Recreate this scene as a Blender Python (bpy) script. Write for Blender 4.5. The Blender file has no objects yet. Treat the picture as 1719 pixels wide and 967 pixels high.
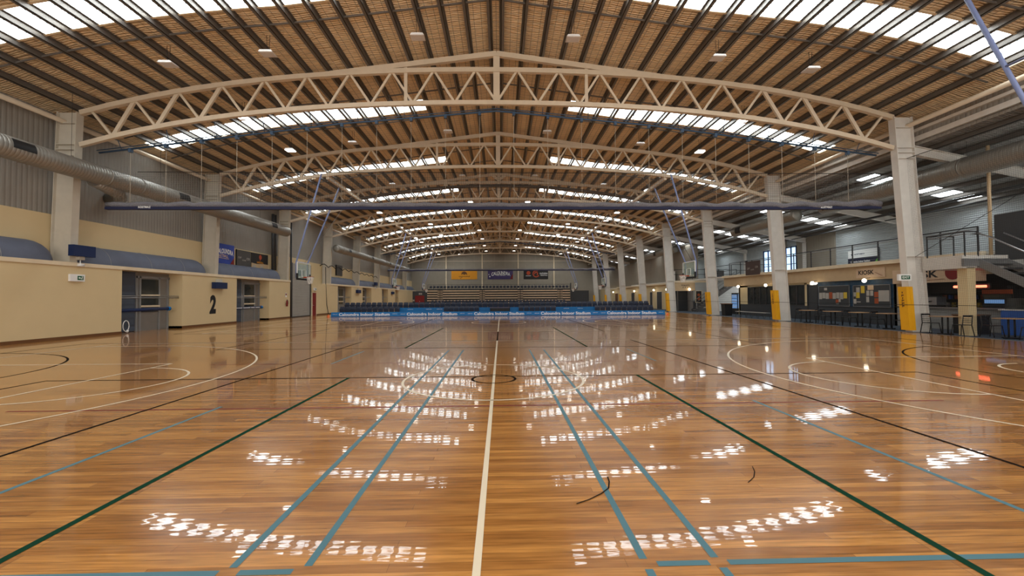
import bpy, math, random
from mathutils import Vector, Matrix
random.seed(7)
sc = bpy.context.scene
col = sc.collection
# ------------------------------------------------------------------ camera, world, light, exposure
YAW, PITCH, ROLL = 0.0259084, 0.0227925, -0.0053882
cy, sy, cp, sp = math.cos(YAW), math.sin(YAW), math.cos(PITCH), math.sin(PITCH)
FWD = Vector((sy*cp, cy*cp, sp)); RGT = Vector((cy, -sy, 0)); UPV = RGT.cross(FWD)
R2 = RGT*math.cos(ROLL) + UPV*math.sin(ROLL); U2 = UPV*math.cos(ROLL) - RGT*math.sin(ROLL)
cam = bpy.data.cameras.new('camera'); camo = bpy.data.objects.new('camera', cam); col.objects.link(camo)
cam.sensor_width = 36; cam.lens = 710.385/1719*36; cam.clip_end = 400; cam.clip_start = .05
m = Matrix((R2, U2, -FWD)).transposed().to_4x4(); m.translation = (0.154, -8.5475, 1.6296)
camo.matrix_world = m; sc.camera = camo
sc.view_settings.view_transform = 'Standard'; sc.view_settings.look = 'None'
sc.view_settings.gamma = 1; sc.view_settings.use_curve_mapping = False
sc.view_settings.exposure = 1.4
SKY_LIGHT = 5.0        # radiance of the translucent roof sheets under daylight
LAMP_W = 3.5            # high bay lamps
wd = bpy.data.worlds.new('world'); sc.world = wd; wd.use_nodes = True
bg = wd.node_tree.nodes['Background']; bg.inputs[0].default_value = (1, .95, .88, 1); bg.inputs[1].default_value = 1.1
sc.cycles.use_denoising = True; sc.cycles.max_bounces = 12; sc.cycles.diffuse_bounces = 9
sc.cycles.glossy_bounces = 4; sc.cycles.transparent_max_bounces = 12; sc.cycles.sample_clamp_indirect = 8

# ------------------------------------------------------------------ materials
def newmat(name):
    mt = bpy.data.materials.new(name); mt.use_nodes = True
    nt = mt.node_tree; return mt, nt, nt.nodes['Principled BSDF']
def N(nt, typ, **kw):
    n = nt.nodes.new(typ)
    for k, v in kw.items(): setattr(n, k, v)
    return n
def mathn(nt, op, a, b=None):
    n = N(nt, 'ShaderNodeMath', operation=op)
    for i, v in enumerate((a, b)):
        if v is None: continue
        if isinstance(v, (int, float)): n.inputs[i].default_value = v
        else: nt.links.new(v, n.inputs[i])
    return n.outputs[0]
def flat(name, c, rough=.6, metal=0., noise=.12, nscale=3., bump=0., emit=None, es=0., spec=.3):
    mt, nt, b = newmat(name)
    b.inputs['Roughness'].default_value = rough; b.inputs['Metallic'].default_value = metal
    b.inputs['Specular IOR Level'].default_value = spec
    tc = N(nt, 'ShaderNodeTexCoord'); nz = N(nt, 'ShaderNodeTexNoise'); nz.inputs['Scale'].default_value = nscale
    nz.inputs['Detail'].default_value = 4
    nt.links.new(tc.outputs['Object'], nz.inputs['Vector'])
    mx = N(nt, 'ShaderNodeMix', data_type='RGBA')
    mx.inputs['A'].default_value = (*[v*(1-noise) for v in c], 1); mx.inputs['B'].default_value = (*[min(1, v*(1+noise)) for v in c], 1)
    nt.links.new(nz.outputs['Fac'], mx.inputs['Factor']); nt.links.new(mx.outputs['Result'], b.inputs['Base Color'])
    if bump:
        bp = N(nt, 'ShaderNodeBump'); bp.inputs['Distance'].default_value = bump
        nt.links.new(nz.outputs['Fac'], bp.inputs['Height']); nt.links.new(bp.outputs[0], b.inputs['Normal'])
    if emit:
        b.inputs['Emission Color'].default_value = (*emit, 1); b.inputs['Emission Strength'].default_value = es
    return mt
def ribbed(name, c, axis, pitch, depth, rough=.5, metal=0., noise=.1, sharp=True):
    mt, nt, b = newmat(name)
    b.inputs['Roughness'].default_value = rough; b.inputs['Metallic'].default_value = metal; b.inputs['Specular IOR Level'].default_value = .3
    tc = N(nt, 'ShaderNodeTexCoord'); sx = N(nt, 'ShaderNodeSeparateXYZ'); nt.links.new(tc.outputs['Object'], sx.inputs[0])
    s = mathn(nt, 'SINE', mathn(nt, 'MULTIPLY', sx.outputs['XYZ'.index(axis)], 2*math.pi/pitch))
    if sharp: s = mathn(nt, 'SMOOTH_MIN', s, .2); 
    bp = N(nt, 'ShaderNodeBump'); bp.inputs['Distance'].default_value = depth; nt.links.new(s, bp.inputs['Height'])
    nt.links.new(bp.outputs[0], b.inputs['Normal'])
    nz = N(nt, 'ShaderNodeTexNoise'); nz.inputs['Scale'].default_value = 1.2; nt.links.new(tc.outputs['Object'], nz.inputs['Vector'])
    mx = N(nt, 'ShaderNodeMix', data_type='RGBA')
    mx.inputs['A'].default_value = (*[v*(1-noise) for v in c], 1); mx.inputs['B'].default_value = (*[v*(1+noise) for v in c], 1)
    nt.links.new(nz.outputs['Fac'], mx.inputs['Factor']); nt.links.new(mx.outputs['Result'], b.inputs['Base Color'])
    return mt
def emis(name, c, s):
    mt, nt, b = newmat(name); b.inputs['Base Color'].default_value = (*c, 1)
    b.inputs['Emission Color'].default_value = (*c, 1); b.inputs['Emission Strength'].default_value = s
    return mt
M = {}
M['truss'] = flat('cream truss paint', (.60, .495, .365), .5)
M['colleft'] = flat('beige column paint', (.52, .47, .385), .55)
M['colright'] = flat('pale grey column paint', (.62, .59, .54), .55)
M['steel'] = flat('galvanised purlin steel', (.16, .145, .13), .4, .45)
M['steeld'] = flat('dark grey steel', (.05, .05, .052), .45, .3)
M['rail'] = flat('galvanised rail', (.26, .26, .26), .4, .6)
M['cream'] = flat('cream wall paint', (.63, .495, .285), .6, noise=.05, nscale=1.2, bump=.002)
M['creamlite'] = flat('pale cream trim', (.72, .6, .42), .55)
M['tan'] = flat('tan fascia board', (.50, .36, .21), .6)
M['grey'] = ribbed('grey ribbed wall cladding', (.27, .25, .22), 'Y', .19, .009, .5)
M['endwall'] = ribbed('beige ribbed end wall cladding', (.28, .245, .195), 'X', .3, .003, .55)
M['whiteclad'] = ribbed('pale horizontal cladding', (.42, .45, .46), 'Z', .12, .025, .45)
M['brownwall'] = ribbed('brown grey wall cladding', (.25, .215, .17), 'Y', .3, .008, .6)
M['charcoal'] = flat('charcoal wall paint', (.045, .048, .052), .5)
M['brick'] = ribbed('grey painted blockwork', (.25, .245, .23), 'Z', .2, .008, .6)
M['black'] = flat('black', (.012, .012, .013), .5)
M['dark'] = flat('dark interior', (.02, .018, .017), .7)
M['slate'] = ribbed('slate roller shutter', (.07, .085, .115), 'Z', .35, .012, .5)
M['doorgrey'] = flat('grey door paint', (.22, .2, .18), .5)
M['doorframe'] = flat('grey door frame', (.26, .26, .26), .5)
M['rollgrey'] = ribbed('grey roller door slats', (.34, .32, .28), 'Z', .09, .02, .5)
M['red'] = flat('dark red door paint', (.2, .012, .012), .45)
M['sleeve'] = flat('dark navy sleeve', (.014, .017, .05), .7)
M['vinyl'] = flat('blue grey vinyl', (.115, .13, .18), .6, noise=.25, nscale=1.3)
M['navy'] = flat('navy fabric', (.008, .02, .075), .6)
M['seatblue'] = flat('blue grey seat plastic', (.035, .045, .075), .45, noise=.25, nscale=1.0)
M['bluepole'] = flat('pale blue pole paint', (.19, .235, .42), .45)
M['bluepipe'] = flat('dark blue pipe paint', (.04, .075, .13), .45)
M['brownpipe'] = flat('dark brown pipe wrap', (.07, .05, .035), .7)
M['white'] = flat('white', (.75, .74, .72), .5, noise=.03)
M['offwhite'] = flat('white print', (.8, .8, .78), .6, noise=.0)
M['skirt'] = flat('brown timber skirting', (.14, .06, .02), .45)
M['carpet'] = flat('blue grey carpet', (.055, .075, .10), .95, noise=.3, nscale=30, bump=.003)
M['yellow'] = flat('yellow padding vinyl', (.72, .36, .012), .5, noise=.06)
M['bannerblue'] = flat('bright blue banner', (.006, .15, .42), .5, noise=.25, nscale=1.2)
M['orange'] = flat('orange plastic', (.7, .12, .02), .5)
M['rim'] = flat('red rim', (.4, .06, .02), .5)
M['plankwood'] = flat('pale bleacher timber', (.58, .42, .28), .5, noise=.2)
M['tabletop'] = flat('timber table top', (.45, .28, .15), .4)
M['bench'] = flat('aluminium bench', (.5, .5, .48), .35, .6)
M['duct'] = ribbed('spiral duct metal', (.27, .255, .225), 'Y', .13, .006, .38, .55)
M['rope'] = flat('pale rope', (.5, .44, .35), .8)
M['ropeblack'] = flat('black rope', (.015, .015, .015), .8)
M['netroll'] = flat('rolled grey net', (.16, .155, .17), .9, noise=.6, nscale=25, bump=.03)
M['poster_y'] = flat('amber poster', (.72, .30, .02), .6, noise=.05)
M['poster_p'] = flat('purple poster', (.07, .05, .14), .6, noise=.4, nscale=.8)
M['poster_b'] = flat('blue poster', (.03, .06, .32), .5, noise=.5, nscale=1.0)
M['poster_k'] = flat('black poster', (.015, .013, .013), .5)
M['poster_g'] = flat('dark grey poster', (.07, .065, .06), .5)
M['poster_br'] = flat('brown scoreboard', (.07, .045, .04), .5)
M['poster_n'] = flat('midnight blue banner', (.012, .014, .035), .5)
M['green'] = flat('bright green print', (.12, .4, .05), .6)
M['exitgreen'] = flat('exit sign green', (.0, .045, .02), .5, emit=(0, .2, .07), es=.05)
M['paper'] = flat('white paper', (.4, .37, .33), .8)
M['paperred'] = flat('red print paper', (.35, .08, .03), .8)
M['paperyel'] = flat('yellow paper', (.6, .42, .05), .8)
M['mural'] = flat('dark blue mural', (.02, .05, .09), .5, noise=.7, nscale=4)
M['glassdark'] = flat('dark window glass', (.03, .035, .035), .08, noise=.5, nscale=2.5, spec=.5)
M['vend'] = emis('lit vending front', (.10, .2, .38), .35)
M['globe'] = emis('lit globe', (1, .86, .62), 2.6)
M['neon'] = emis('red neon', (1, .12, .06), 2.2)
M['lampglow'] = emis('lit lamp diffuser', (1, .96, .9), .95)
M['lampdim'] = flat('unlit lamp diffuser', (.6, .57, .55), .4)
M['winday'] = emis('daylit window', (.42, .62, .9), .75)
M['freezer'] = flat('bright blue counter', (.04, .12, .42), .4)
M['chrome'] = flat('brushed steel', (.45, .45, .46), .3, .9)
M['line_w'] = flat('white court paint', (.80, .72, .56), .3, noise=.04, spec=.2)
M['line_k'] = flat('black court paint', (.018, .014, .012), .75, spec=.0)
M['line_g'] = flat('dark green court paint', (.012, .05, .03), .75, spec=.0)
M['line_b'] = flat('light blue court paint', (.09, .21, .26), .4, spec=.1)
M['line_r'] = flat('maroon court paint', (.2, .03, .03), .3, spec=.06)

def sky_mat():
    mt, nt, b = newmat('translucent roof sheet'); b.inputs['Base Color'].default_value = (.5, .55, .6, 1)
    tc = N(nt, 'ShaderNodeTexCoord'); sx = N(nt, 'ShaderNodeSeparateXYZ'); nt.links.new(tc.outputs['Object'], sx.inputs[0])
    f = mathn(nt, 'FRACT', mathn(nt, 'MULTIPLY', sx.outputs[1], 1/.21))
    rib = mathn(nt, 'LESS_THAN', f, .27)
    nz = N(nt, 'ShaderNodeTexNoise'); nz.inputs['Scale'].default_value = .9; nt.links.new(tc.outputs['Object'], nz.inputs['Vector'])
    mx = N(nt, 'ShaderNodeMix', data_type='RGBA'); nt.links.new(rib, mx.inputs['Factor'])
    mx.inputs['A'].default_value = (.86, .93, .96, 1); mx.inputs['B'].default_value = (.09, .12, .135, 1)
    nt.links.new(mx.outputs['Result'], b.inputs['Emission Color'])
    nt.links.new(mathn(nt, 'MULTIPLY', mathn(nt, 'ADD', nz.outputs['Fac'], .5), SKY_LIGHT), b.inputs['Emission Strength'])
    return mt
M['sky'] = sky_mat()

def floor_mat():
    mt, nt, b = newmat('polished timber boards')
    tc = N(nt, 'ShaderNodeTexCoord')
    br = N(nt, 'ShaderNodeTexBrick'); nt.links.new(tc.outputs['Object'], br.inputs['Vector'])
    br.offset = .37; br.offset_frequency = 3; br.squash = 1
    br.inputs['Color1'].default_value = (.35, .147, .034, 1); br.inputs['Color2'].default_value = (.61, .295, .078, 1)
    br.inputs['Mortar'].default_value = (.15, .06, .018, 1); br.inputs['Scale'].default_value = 1
    br.inputs['Mortar Size'].default_value = .0012; br.inputs['Brick Width'].default_value = 1.45; br.inputs['Row Height'].default_value = .083
    mp = N(nt, 'ShaderNodeMapping'); mp.inputs['Scale'].default_value = (1.6, 26, 1); nt.links.new(tc.outputs['Object'], mp.inputs[0])
    nz = N(nt, 'ShaderNodeTexNoise'); nz.inputs['Scale'].default_value = 1.5; nz.inputs['Detail'].default_value = 6; nt.links.new(mp.outputs[0], nz.inputs['Vector'])
    rp = N(nt, 'ShaderNodeValToRGB'); rp.color_ramp.elements[0].color = (.5, .45, .4, 1); rp.color_ramp.elements[1].color = (1.25, 1.22, 1.2, 1)
    rp.color_ramp.elements[0].position = .3; rp.color_ramp.elements[1].position = .7
    nt.links.new(nz.outputs['Fac'], rp.inputs[0])
    mx = N(nt, 'ShaderNodeMix', data_type='RGBA', blend_type='MULTIPLY'); mx.inputs['Factor'].default_value = .75
    nt.links.new(br.outputs['Color'], mx.inputs['A']); nt.links.new(rp.outputs[0], mx.inputs['B'])
    nt.links.new(mx.outputs['Result'], b.inputs['Base Color'])
    b.inputs['Roughness'].default_value = .2; b.inputs['Specular IOR Level'].default_value = .32
    b.inputs['Coat Weight'].default_value = .6; b.inputs['Coat Roughness'].default_value = .015; b.inputs['Coat IOR'].default_value = 1.5
    # slight cupping of every board and slow waviness of the varnish
    sx = N(nt, 'ShaderNodeSeparateXYZ'); nt.links.new(tc.outputs['Object'], sx.inputs[0])
    s = mathn(nt, 'SINE', mathn(nt, 'MULTIPLY', sx.outputs[1], 2*math.pi/.083))
    n2 = N(nt, 'ShaderNodeTexNoise'); n2.inputs['Scale'].default_value = 1.0
    mp2 = N(nt, 'ShaderNodeMapping'); mp2.inputs['Scale'].default_value = (.8, 9, 1); nt.links.new(tc.outputs['Object'], mp2.inputs[0]); nt.links.new(mp2.outputs[0], n2.inputs['Vector'])
    h = mathn(nt, 'ADD', mathn(nt, 'MULTIPLY', s, .000042), mathn(nt, 'MULTIPLY', n2.outputs['Fac'], .00016))
    bp = N(nt, 'ShaderNodeBump'); bp.inputs['Distance'].default_value = 1.0; bp.inputs['Strength'].default_value = 1
    nt.links.new(h, bp.inputs['Height']); nt.links.new(bp.outputs[0], b.inputs['Coat Normal']); nt.links.new(bp.outputs[0], b.inputs['Normal'])
    return mt
M['floor'] = floor_mat()

def foil_mat(name, c, metal):
    mt, nt, b = newmat(name)
    tc = N(nt, 'ShaderNodeTexCoord'); sx = N(nt, 'ShaderNodeSeparateXYZ'); nt.links.new(tc.outputs['Object'], sx.inputs[0])
    wv = N(nt, 'ShaderNodeTexWave', bands_direction='Y'); wv.inputs['Scale'].default_value = 1.9; wv.inputs['Distortion'].default_value = 7
    wv.inputs['Detail'].default_value = 5; wv.inputs['Detail Scale'].default_value = 1.8
    mp = N(nt, 'ShaderNodeMapping'); mp.inputs['Scale'].default_value = (.6, 1.6, 1); nt.links.new(tc.outputs['Object'], mp.inputs[0]); nt.links.new(mp.outputs[0], wv.inputs['Vector'])
    nz = N(nt, 'ShaderNodeTexNoise'); nz.inputs['Scale'].default_value = 1.1; nt.links.new(tc.outputs['Object'], nz.inputs['Vector'])
    gx = mathn(nt, 'LESS_THAN', mathn(nt, 'FRACT', mathn(nt, 'MULTIPLY', sx.outputs[0], 1/.29)), .08)
    gy = mathn(nt, 'LESS_THAN', mathn(nt, 'FRACT', mathn(nt, 'MULTIPLY', sx.outputs[1], 1/.3)), .075)
    g = mathn(nt, 'MULTIPLY', mathn(nt, 'MAXIMUM', gx, gy), .75)
    mx = N(nt, 'ShaderNodeMix', data_type='RGBA'); nt.links.new(nz.outputs['Fac'], mx.inputs['Factor'])
    mx.inputs['A'].default_value = (*[v*.8 for v in c], 1); mx.inputs['B'].default_value = (*[v*1.2 for v in c], 1)
    m2 = N(nt, 'ShaderNodeMix', data_type='RGBA'); nt.links.new(g, m2.inputs['Factor']); nt.links.new(mx.outputs['Result'], m2.inputs['A'])
    m2.inputs['B'].default_value = (*[v*.35 for v in c], 1); nt.links.new(m2.outputs['Result'], b.inputs['Base Color'])
    b.inputs['Roughness'].default_value = .42; b.inputs['Metallic'].default_value = metal
    bp = N(nt, 'ShaderNodeBump'); bp.inputs['Distance'].default_value = .045; bp.inputs['Strength'].default_value = 1
    nt.links.new(wv.outputs['Fac'], bp.inputs['Height']); nt.links.new(bp.outputs[0], b.inputs['Normal'])
    return mt
M['foil'] = foil_mat('tan foil insulation', (.86, .67, .43), .3)
M['foilgrey'] = foil_mat('grey foil insulation', (.34, .33, .31), .4)

def net_mat(name, a1, a2, pitch, t, c):
    mt, nt, b = newmat(name); b.inputs['Base Color'].default_value = (*c, 1); b.inputs['Roughness'].default_value = .9
    tc = N(nt, 'ShaderNodeTexCoord'); sx = N(nt, 'ShaderNodeSeparateXYZ'); nt.links.new(tc.outputs['Object'], sx.inputs[0])
    fs = [mathn(nt, 'LESS_THAN', mathn(nt, 'FRACT', mathn(nt, 'MULTIPLY', sx.outputs['XYZ'.index(a)], 1/pitch)), t) for a in (a1, a2)]
    nt.links.new(mathn(nt, 'MAXIMUM', *fs), b.inputs['Alpha'])
    return mt
M['netxz'] = net_mat('knotted net', 'X', 'Z', .1, .07, (.10, .095, .09))
M['netyz'] = net_mat('knotted side net', 'Y', 'Z', .065, .07, (.04, .04, .04))
M['hoopnet'] = net_mat('hoop net', 'Y', 'Z', .07, .3, (.7, .68, .65))

def glass_mat():
    mt, nt, b = newmat('backboard glass'); b.inputs['Base Color'].default_value = (.55, .75, .68, 1); b.inputs['Roughness'].default_value = .05
    b.inputs['Alpha'].default_value = .28; return mt
M['glass'] = glass_mat()

# ------------------------------------------------------------------ mesh helpers
class MB:
    def __init__(s): s.v = []; s.f = []; s.smooth = False
    def quad(s, *p):
        n = len(s.v); s.v += [tuple(q) for q in p]; s.f.append(tuple(range(n, n+len(p)))); return s
    def box(s, x0, x1, y0, y1, z0, z1):
        n = len(s.v)
        s.v += [(x, y, z) for z in (z0, z1) for y in (y0, y1) for x in (x0, x1)]
        s.f += [tuple(n+i for i in q) for q in ((0,2,3,1),(4,5,7,6),(0,1,5,4),(2,6,7,3),(0,4,6,2),(1,3,7,5))]; return s
    def beam(s, p, q, w, h, up=(0, 0, 1)):
        p, q = Vector(p), Vector(q); d = (q-p).normalized(); u = Vector(up); sd = d.cross(u)
        if sd.length < 1e-4: sd = d.cross(Vector((1, 0, 0)))
        sd.normalize(); u = sd.cross(d); n = len(s.v)
        for c in (p, q):
            for a, b in ((-1,-1),(1,-1),(1,1),(-1,1)): s.v.append(tuple(c + sd*(a*w/2) + u*(b*h/2)))
        s.f += [tuple(n+i for i in q_) for q_ in ((0,3,2,1),(4,5,6,7),(0,1,5,4),(1,2,6,5),(2,3,7,6),(3,0,4,7))]; return s
    def path(s, pts, w, h):
        for a, b in zip(pts, pts[1:]): s.beam(a, b, w, h)
        return s
    def tube(s, pts, r, n=10, cap=True, rs=None):
        pts = [Vector(p) for p in pts]; base = len(s.v); K = len(pts); prev = None
        for i, p in enumerate(pts):
            d = (pts[min(i+1, K-1)] - pts[max(i-1, 0)]).normalized()
            if prev is None:
                a = d.cross(Vector((0, 0, 1)));
                if a.length < 1e-3: a = d.cross(Vector((1, 0, 0)))
            else: a = prev - d*prev.dot(d)
            a.normalize(); prev = a; b = d.cross(a); rr = rs[i] if rs else r
            for k in range(n):
                t = 2*math.pi*k/n; s.v.append(tuple(p + a*(rr*math.cos(t)) + b*(rr*math.sin(t))))
        for i in range(K-1):
            for k in range(n):
                k2 = (k+1) % n; s.f.append((base+i*n+k, base+i*n+k2, base+(i+1)*n+k2, base+(i+1)*n+k))
        if cap:
            s.f.append(tuple(base+k for k in range(n))[::-1]); s.f.append(tuple(base+(K-1)*n+k for k in range(n)))
        s.smooth = True; return s
    def prism(s, poly, o, u, v, d):
        # poly in (u, v) at o, extruded by vector d
        o, u, v, d = Vector(o), Vector(u), Vector(v), Vector(d); n = len(s.v); K = len(poly)
        for e in (Vector((0, 0, 0)), d):
            for a, b in poly: s.v.append(tuple(o + u*a + v*b + e))
        s.f.append(tuple(range(n, n+K))[::-1]); s.f.append(tuple(range(n+K, n+2*K)))
        for k in range(K): k2 = (k+1) % K; s.f.append((n+k, n+k2, n+K+k2, n+K+k))
        return s
    def sphere(s, c, r, n=12, m_=8, sz=1.0):
        base = len(s.v)
        for i in range(m_+1):
            t = math.pi*i/m_
            for k in range(n):
                p = 2*math.pi*k/n; s.v.append((c[0]+r*math.sin(t)*math.cos(p), c[1]+r*math.sin(t)*math.sin(p), c[2]+r*sz*math.cos(t)))
        for i in range(m_):
            for k in range(n):
                k2 = (k+1) % n; s.f.append((base+i*n+k, base+(i+1)*n+k, base+(i+1)*n+k2, base+i*n+k2))
        s.smooth = True; return s
    def shear(s, k, z0=0): s.v = [(x+k*(z-z0), y, z) for x, y, z in s.v]; return s
def obj(name, mb, mat, parent=None, loc=None):
    me = bpy.data.meshes.new(name); me.from_pydata(mb.v, [], mb.f); me.update()
    if mb.smooth:
        for p in me.polygons: p.use_smooth = len(p.vertices) == 4
    me.materials.append(M[mat] if isinstance(mat, str) else mat)
    o = bpy.data.objects.new(name, me); col.objects.link(o)
    if parent is not None: o.parent = parent
    if loc is not None: o.location = loc
    return o
def tag(o, label, cat, group=None, kind=None):
    o['label'] = label; o['category'] = cat
    if group: o['group'] = group
    if kind: o['kind'] = kind
    return o
def thing(name, label, cat, loc=(0, 0, 0), rz=0, group=None):
    o = bpy.data.objects.new(name, None); col.objects.link(o); o.location = loc; o.rotation_euler = (0, 0, rz)
    return tag(o, label, cat, group)
def struct(name, mb, mat, label=None, cat=None):
    o = obj(name, mb, mat); o['kind'] = 'structure'; o['label'] = label or name; o['category'] = cat or name.split('_')[0]; return o
KIDS = {}
def copy_tree(o, label=None, loc=None, rz=None, parent=None):
    c = o.copy(); col.objects.link(c)
    if parent is not None: c.parent = parent
    for ch in list(o.children): copy_tree(ch, parent=c)
    if label: c['label'] = label
    if loc is not None: c.location = loc
    if rz is not None: c.rotation_euler = (0, 0, rz)
    return c
_tc = {}
def text_geo(body, bold=.0):
    if (body, bold) not in _tc:
        cu = bpy.data.curves.new('text', 'FONT'); cu.body = body; cu.offset = bold; cu.resolution_u = 3
        o = bpy.data.objects.new('text', cu); col.objects.link(o)
        dg = bpy.context.evaluated_depsgraph_get(); me = o.evaluated_get(dg).to_mesh()
        vs = [(v.co.x, v.co.y) for v in me.vertices]; fs = [tuple(p.vertices) for p in me.polygons]
        o.evaluated_get(dg).to_mesh_clear(); bpy.data.objects.remove(o); bpy.data.curves.remove(cu)
        _tc[(body, bold)] = (vs, fs)
    return _tc[(body, bold)]
def put_text(mb, body, c, u, v, w, h, bold=.02, arch=0., slant=0.):
    """lettering that fills w x h, centred at c on the plane spanned by u, v"""
    vs, fs = text_geo(body, bold); c, u, v = Vector(c), Vector(u), Vector(v)
    xs = [p[0] for p in vs]; ys = [p[1] for p in vs]; x0, x1, y0, y1 = min(xs), max(xs), min(ys), max(ys); n = len(mb.v)
    for x, y in vs:
        a = (x-x0)/(x1-x0) - .5; b = (y-y0)/(y1-y0) - .5
        mb.v.append(tuple(c + u*(a*w + slant*b*h) + v*(b*h - arch*(2*a)**2*h)))
    mb.f += [tuple(n+i for i in f) for f in fs]; return mb
ORD = 'first second third fourth fifth sixth seventh eighth ninth tenth eleventh twelfth thirteenth fourteenth fifteenth sixteenth seventeenth eighteenth nineteenth twentieth'.split() + ['twenty-first', 'twenty-second', 'twenty-third']
def arc(cx, cy, r, a0, a1, n): return [(cx+r*math.cos(math.radians(a0+(a1-a0)*i/n)), cy+r*math.sin(math.radians(a0+(a1-a0)*i/n))) for i in range(n+1)]

# ------------------------------------------------------------------ hall profile
T0, BAY, NT = 9.8, 9.0, 8
TY = [T0+BAY*k for k in range(NT)]
Y_END, Y_NEAR = 81.8, -15.0
def chord_bot(x): return 10.16 - .0039*x*x - 7.2e-6*x**4
def chord_top(x): return 11.6 - .00457*x*x - 5.75e-6*x**4
def rafter(x): return 12.32 - .133*abs(x)
def roof_z(x): return (rafter(x) if abs(x) < 7.2 else chord_top(x)) + .33
PX = [-19, -18.3, -17.2, -16, -14.5, -13, -11.5, -10, -8.6, -7.2, -5.5, -3.9, -2, 0]
PX = PX + [-x for x in PX[-2::-1]]
def sk_z(x): return 8.6 - .2*(x-18.5)
# ------------------------------------------------------------------ floor
struct('floor', MB().quad((-19.3, Y_NEAR, 0), (18.35, Y_NEAR, 0), (18.35, Y_END, 0), (-19.3, Y_END, 0)), 'floor', 'polished honey timber sports floor', 'floor')
struct('floor', MB().quad((18.35, Y_NEAR, -.004), (29, Y_NEAR, -.004), (29, Y_END, -.004), (18.35, Y_END, -.004)), 'carpet', 'blue grey carpet beside the timber floor', 'floor')
struct('trim_1', MB().box(18.31, 18.39, Y_NEAR, Y_END, -.01, .006), 'rail', 'metal edge strip between timber floor and carpet', 'trim')
def ribbon(mb, pts, w, z, closed=False):
    P = [Vector((p[0], p[1])) for p in pts]; K = len(P); L = []
    for i in range(K):
        a = P[(i-1) % K] if closed or i > 0 else P[i]; b = P[(i+1) % K] if closed or i < K-1 else P[i]
        d = (b-a).normalized(); nrm = Vector((-d.y, d.x))*(w/2); L.append((P[i]+nrm, P[i]-nrm))
    for i in range(K if closed else K-1):
        (a, b), (c, d) = L[i], L[(i+1) % K]; mb.quad((b.x, b.y, z), (d.x, d.y, z), (c.x, c.y, z), (a.x, a.y, z))
def seg(mb, x0, y0, x1, y1, z, w=.05): ribbon(mb, [(x0, y0), (x1, y1)], w, z)
for ci, oy in enumerate((0, 19.4, 43.0, 62.4)):
    W = MB(); z = .0030
    for sd in (-1, 1):
        ang = (0, 0) if sd < 0 else (180, 180)
        a = math.degrees(math.acos((14-1.575-2.99+0)/1e9)) if False else 0
        ha = math.degrees(math.asin(6.6/6.725))
        pts = arc(sd*12.425, oy, 6.725, ang[0]-ha, ang[0]+ha, 64); ribbon(W, pts, .05, z)
        for s2 in (-1, 1):
            seg(W, sd*14, oy+s2*6.6, sd*(12.425-6.725*math.cos(math.radians(ha))), oy+s2*6.6, z)
            seg(W, sd*14, oy+s2*2.45, sd*8.2, oy+s2*2.45, z)
        seg(W, sd*8.2, oy-2.45, sd*8.2, oy+2.45, z); ribbon(W, arc(sd*8.2, oy, 1.775, ang[0]-90, ang[0]+90, 32), .05, z)
        ribbon(W, arc(sd*12.425, oy, 1.25, ang[0]-90, ang[0]+90, 24), .05, z)
        seg(W, sd*14, oy-7.5, sd*14, oy+7.5, z); seg(W, -14, oy+sd*7.525, 14, oy+sd*7.525, z)
    ribbon(W, arc(0, oy, 1.775, 0, 360, 72)[:-1], .05, z, True); seg(W, 0, oy-7.5, 0, oy+7.5, z)
    struct('floor_markings', W, 'line_w', 'white basketball court lines', 'court lines')
    K = MB(); z = .0020
    for sd in (-1, 1):
        seg(K, sd*5.083, oy-7.6, sd*5.083, oy+7.6, z); seg(K, sd*15.25, oy-7.6, sd*15.25, oy+7.6, z); seg(K, -15.25, oy+sd*7.62, 15.25, oy+sd*7.62, z)
        c0 = 0 if sd < 0 else 180
        ribbon(K, arc(sd*15.25, oy, 4.9, c0-90, c0+90, 48), .05, z)
    ribbon(K, arc(0, oy, .43, 0, 360, 40)[:-1], .05, .0036, True)
    if ci == 0:
        seg(K, -9.05, .27, 9.0, .27, z); seg(K, -9.03, .27, -9.03, -8.75, z); seg(K, 9.0, .27, 9.0, -8.75, z)
        seg(K, -9.05, 5.36, 9.0, 5.36, z); seg(K, -9.03, 5.36, -9.03, 14.36, z); seg(K, 9.0, 5.36, 9.0, 14.36, z); seg(K, 0, 7.55, 0, 11.76, .0036)
    struct('floor_markings', K, 'line_k', 'black netball and volleyball court lines', 'court lines')
G = MB()
for sd in (-1, 1): seg(G, sd*2.98, .29, sd*2.98, -8.75, .0024, .06); seg(G, sd*2.98, 5.34, sd*2.98, 14.4, .0024, .06)
struct('floor_markings', G, 'line_g', 'dark green volleyball attack lines', 'court lines')
B = MB(); z = .0016
for sd in (-1, 1):
    for x in (1.03, 1.48): seg(B, sd*x, -6.7, sd*x, -6.0, z, .05); seg(B, sd*x, -5.9, sd*x, 4.7, z, .05)
    for y0, y1 in ((-6.7, -1.98), (2.16, 4.7)): seg(B, sd*4.09, y0, sd*4.09, y1, z, .05)
    seg(B, sd*1.1, -5.95, sd*1.42, -5.95, z, .05); seg(B, sd*1.54, -5.95, sd*7.1, -5.95, z, .05)
struct('floor_markings', B, 'line_b', 'light blue badminton court lines', 'court lines')
Rm = MB(); seg(Rm, -7.1, -2.12, 7.0, -2.12, .0014, .045); seg(Rm, -7.1, 2.2, 7.0, 2.2, .0014, .03)
struct('floor_markings', Rm, 'line_r', 'maroon court lines across the hall', 'court lines')
S = MB()
ribbon(S, [(1.11, -4.70), (1.10, -4.80), (1.06, -4.93), (.98, -5.02), (.86, -5.12), (.74, -5.19)], .012, .0044); ribbon(S, [(2.55, -4.52), (2.50, -4.64), (2.42, -4.76), (2.3, -4.87)], .008, .0044)
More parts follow.
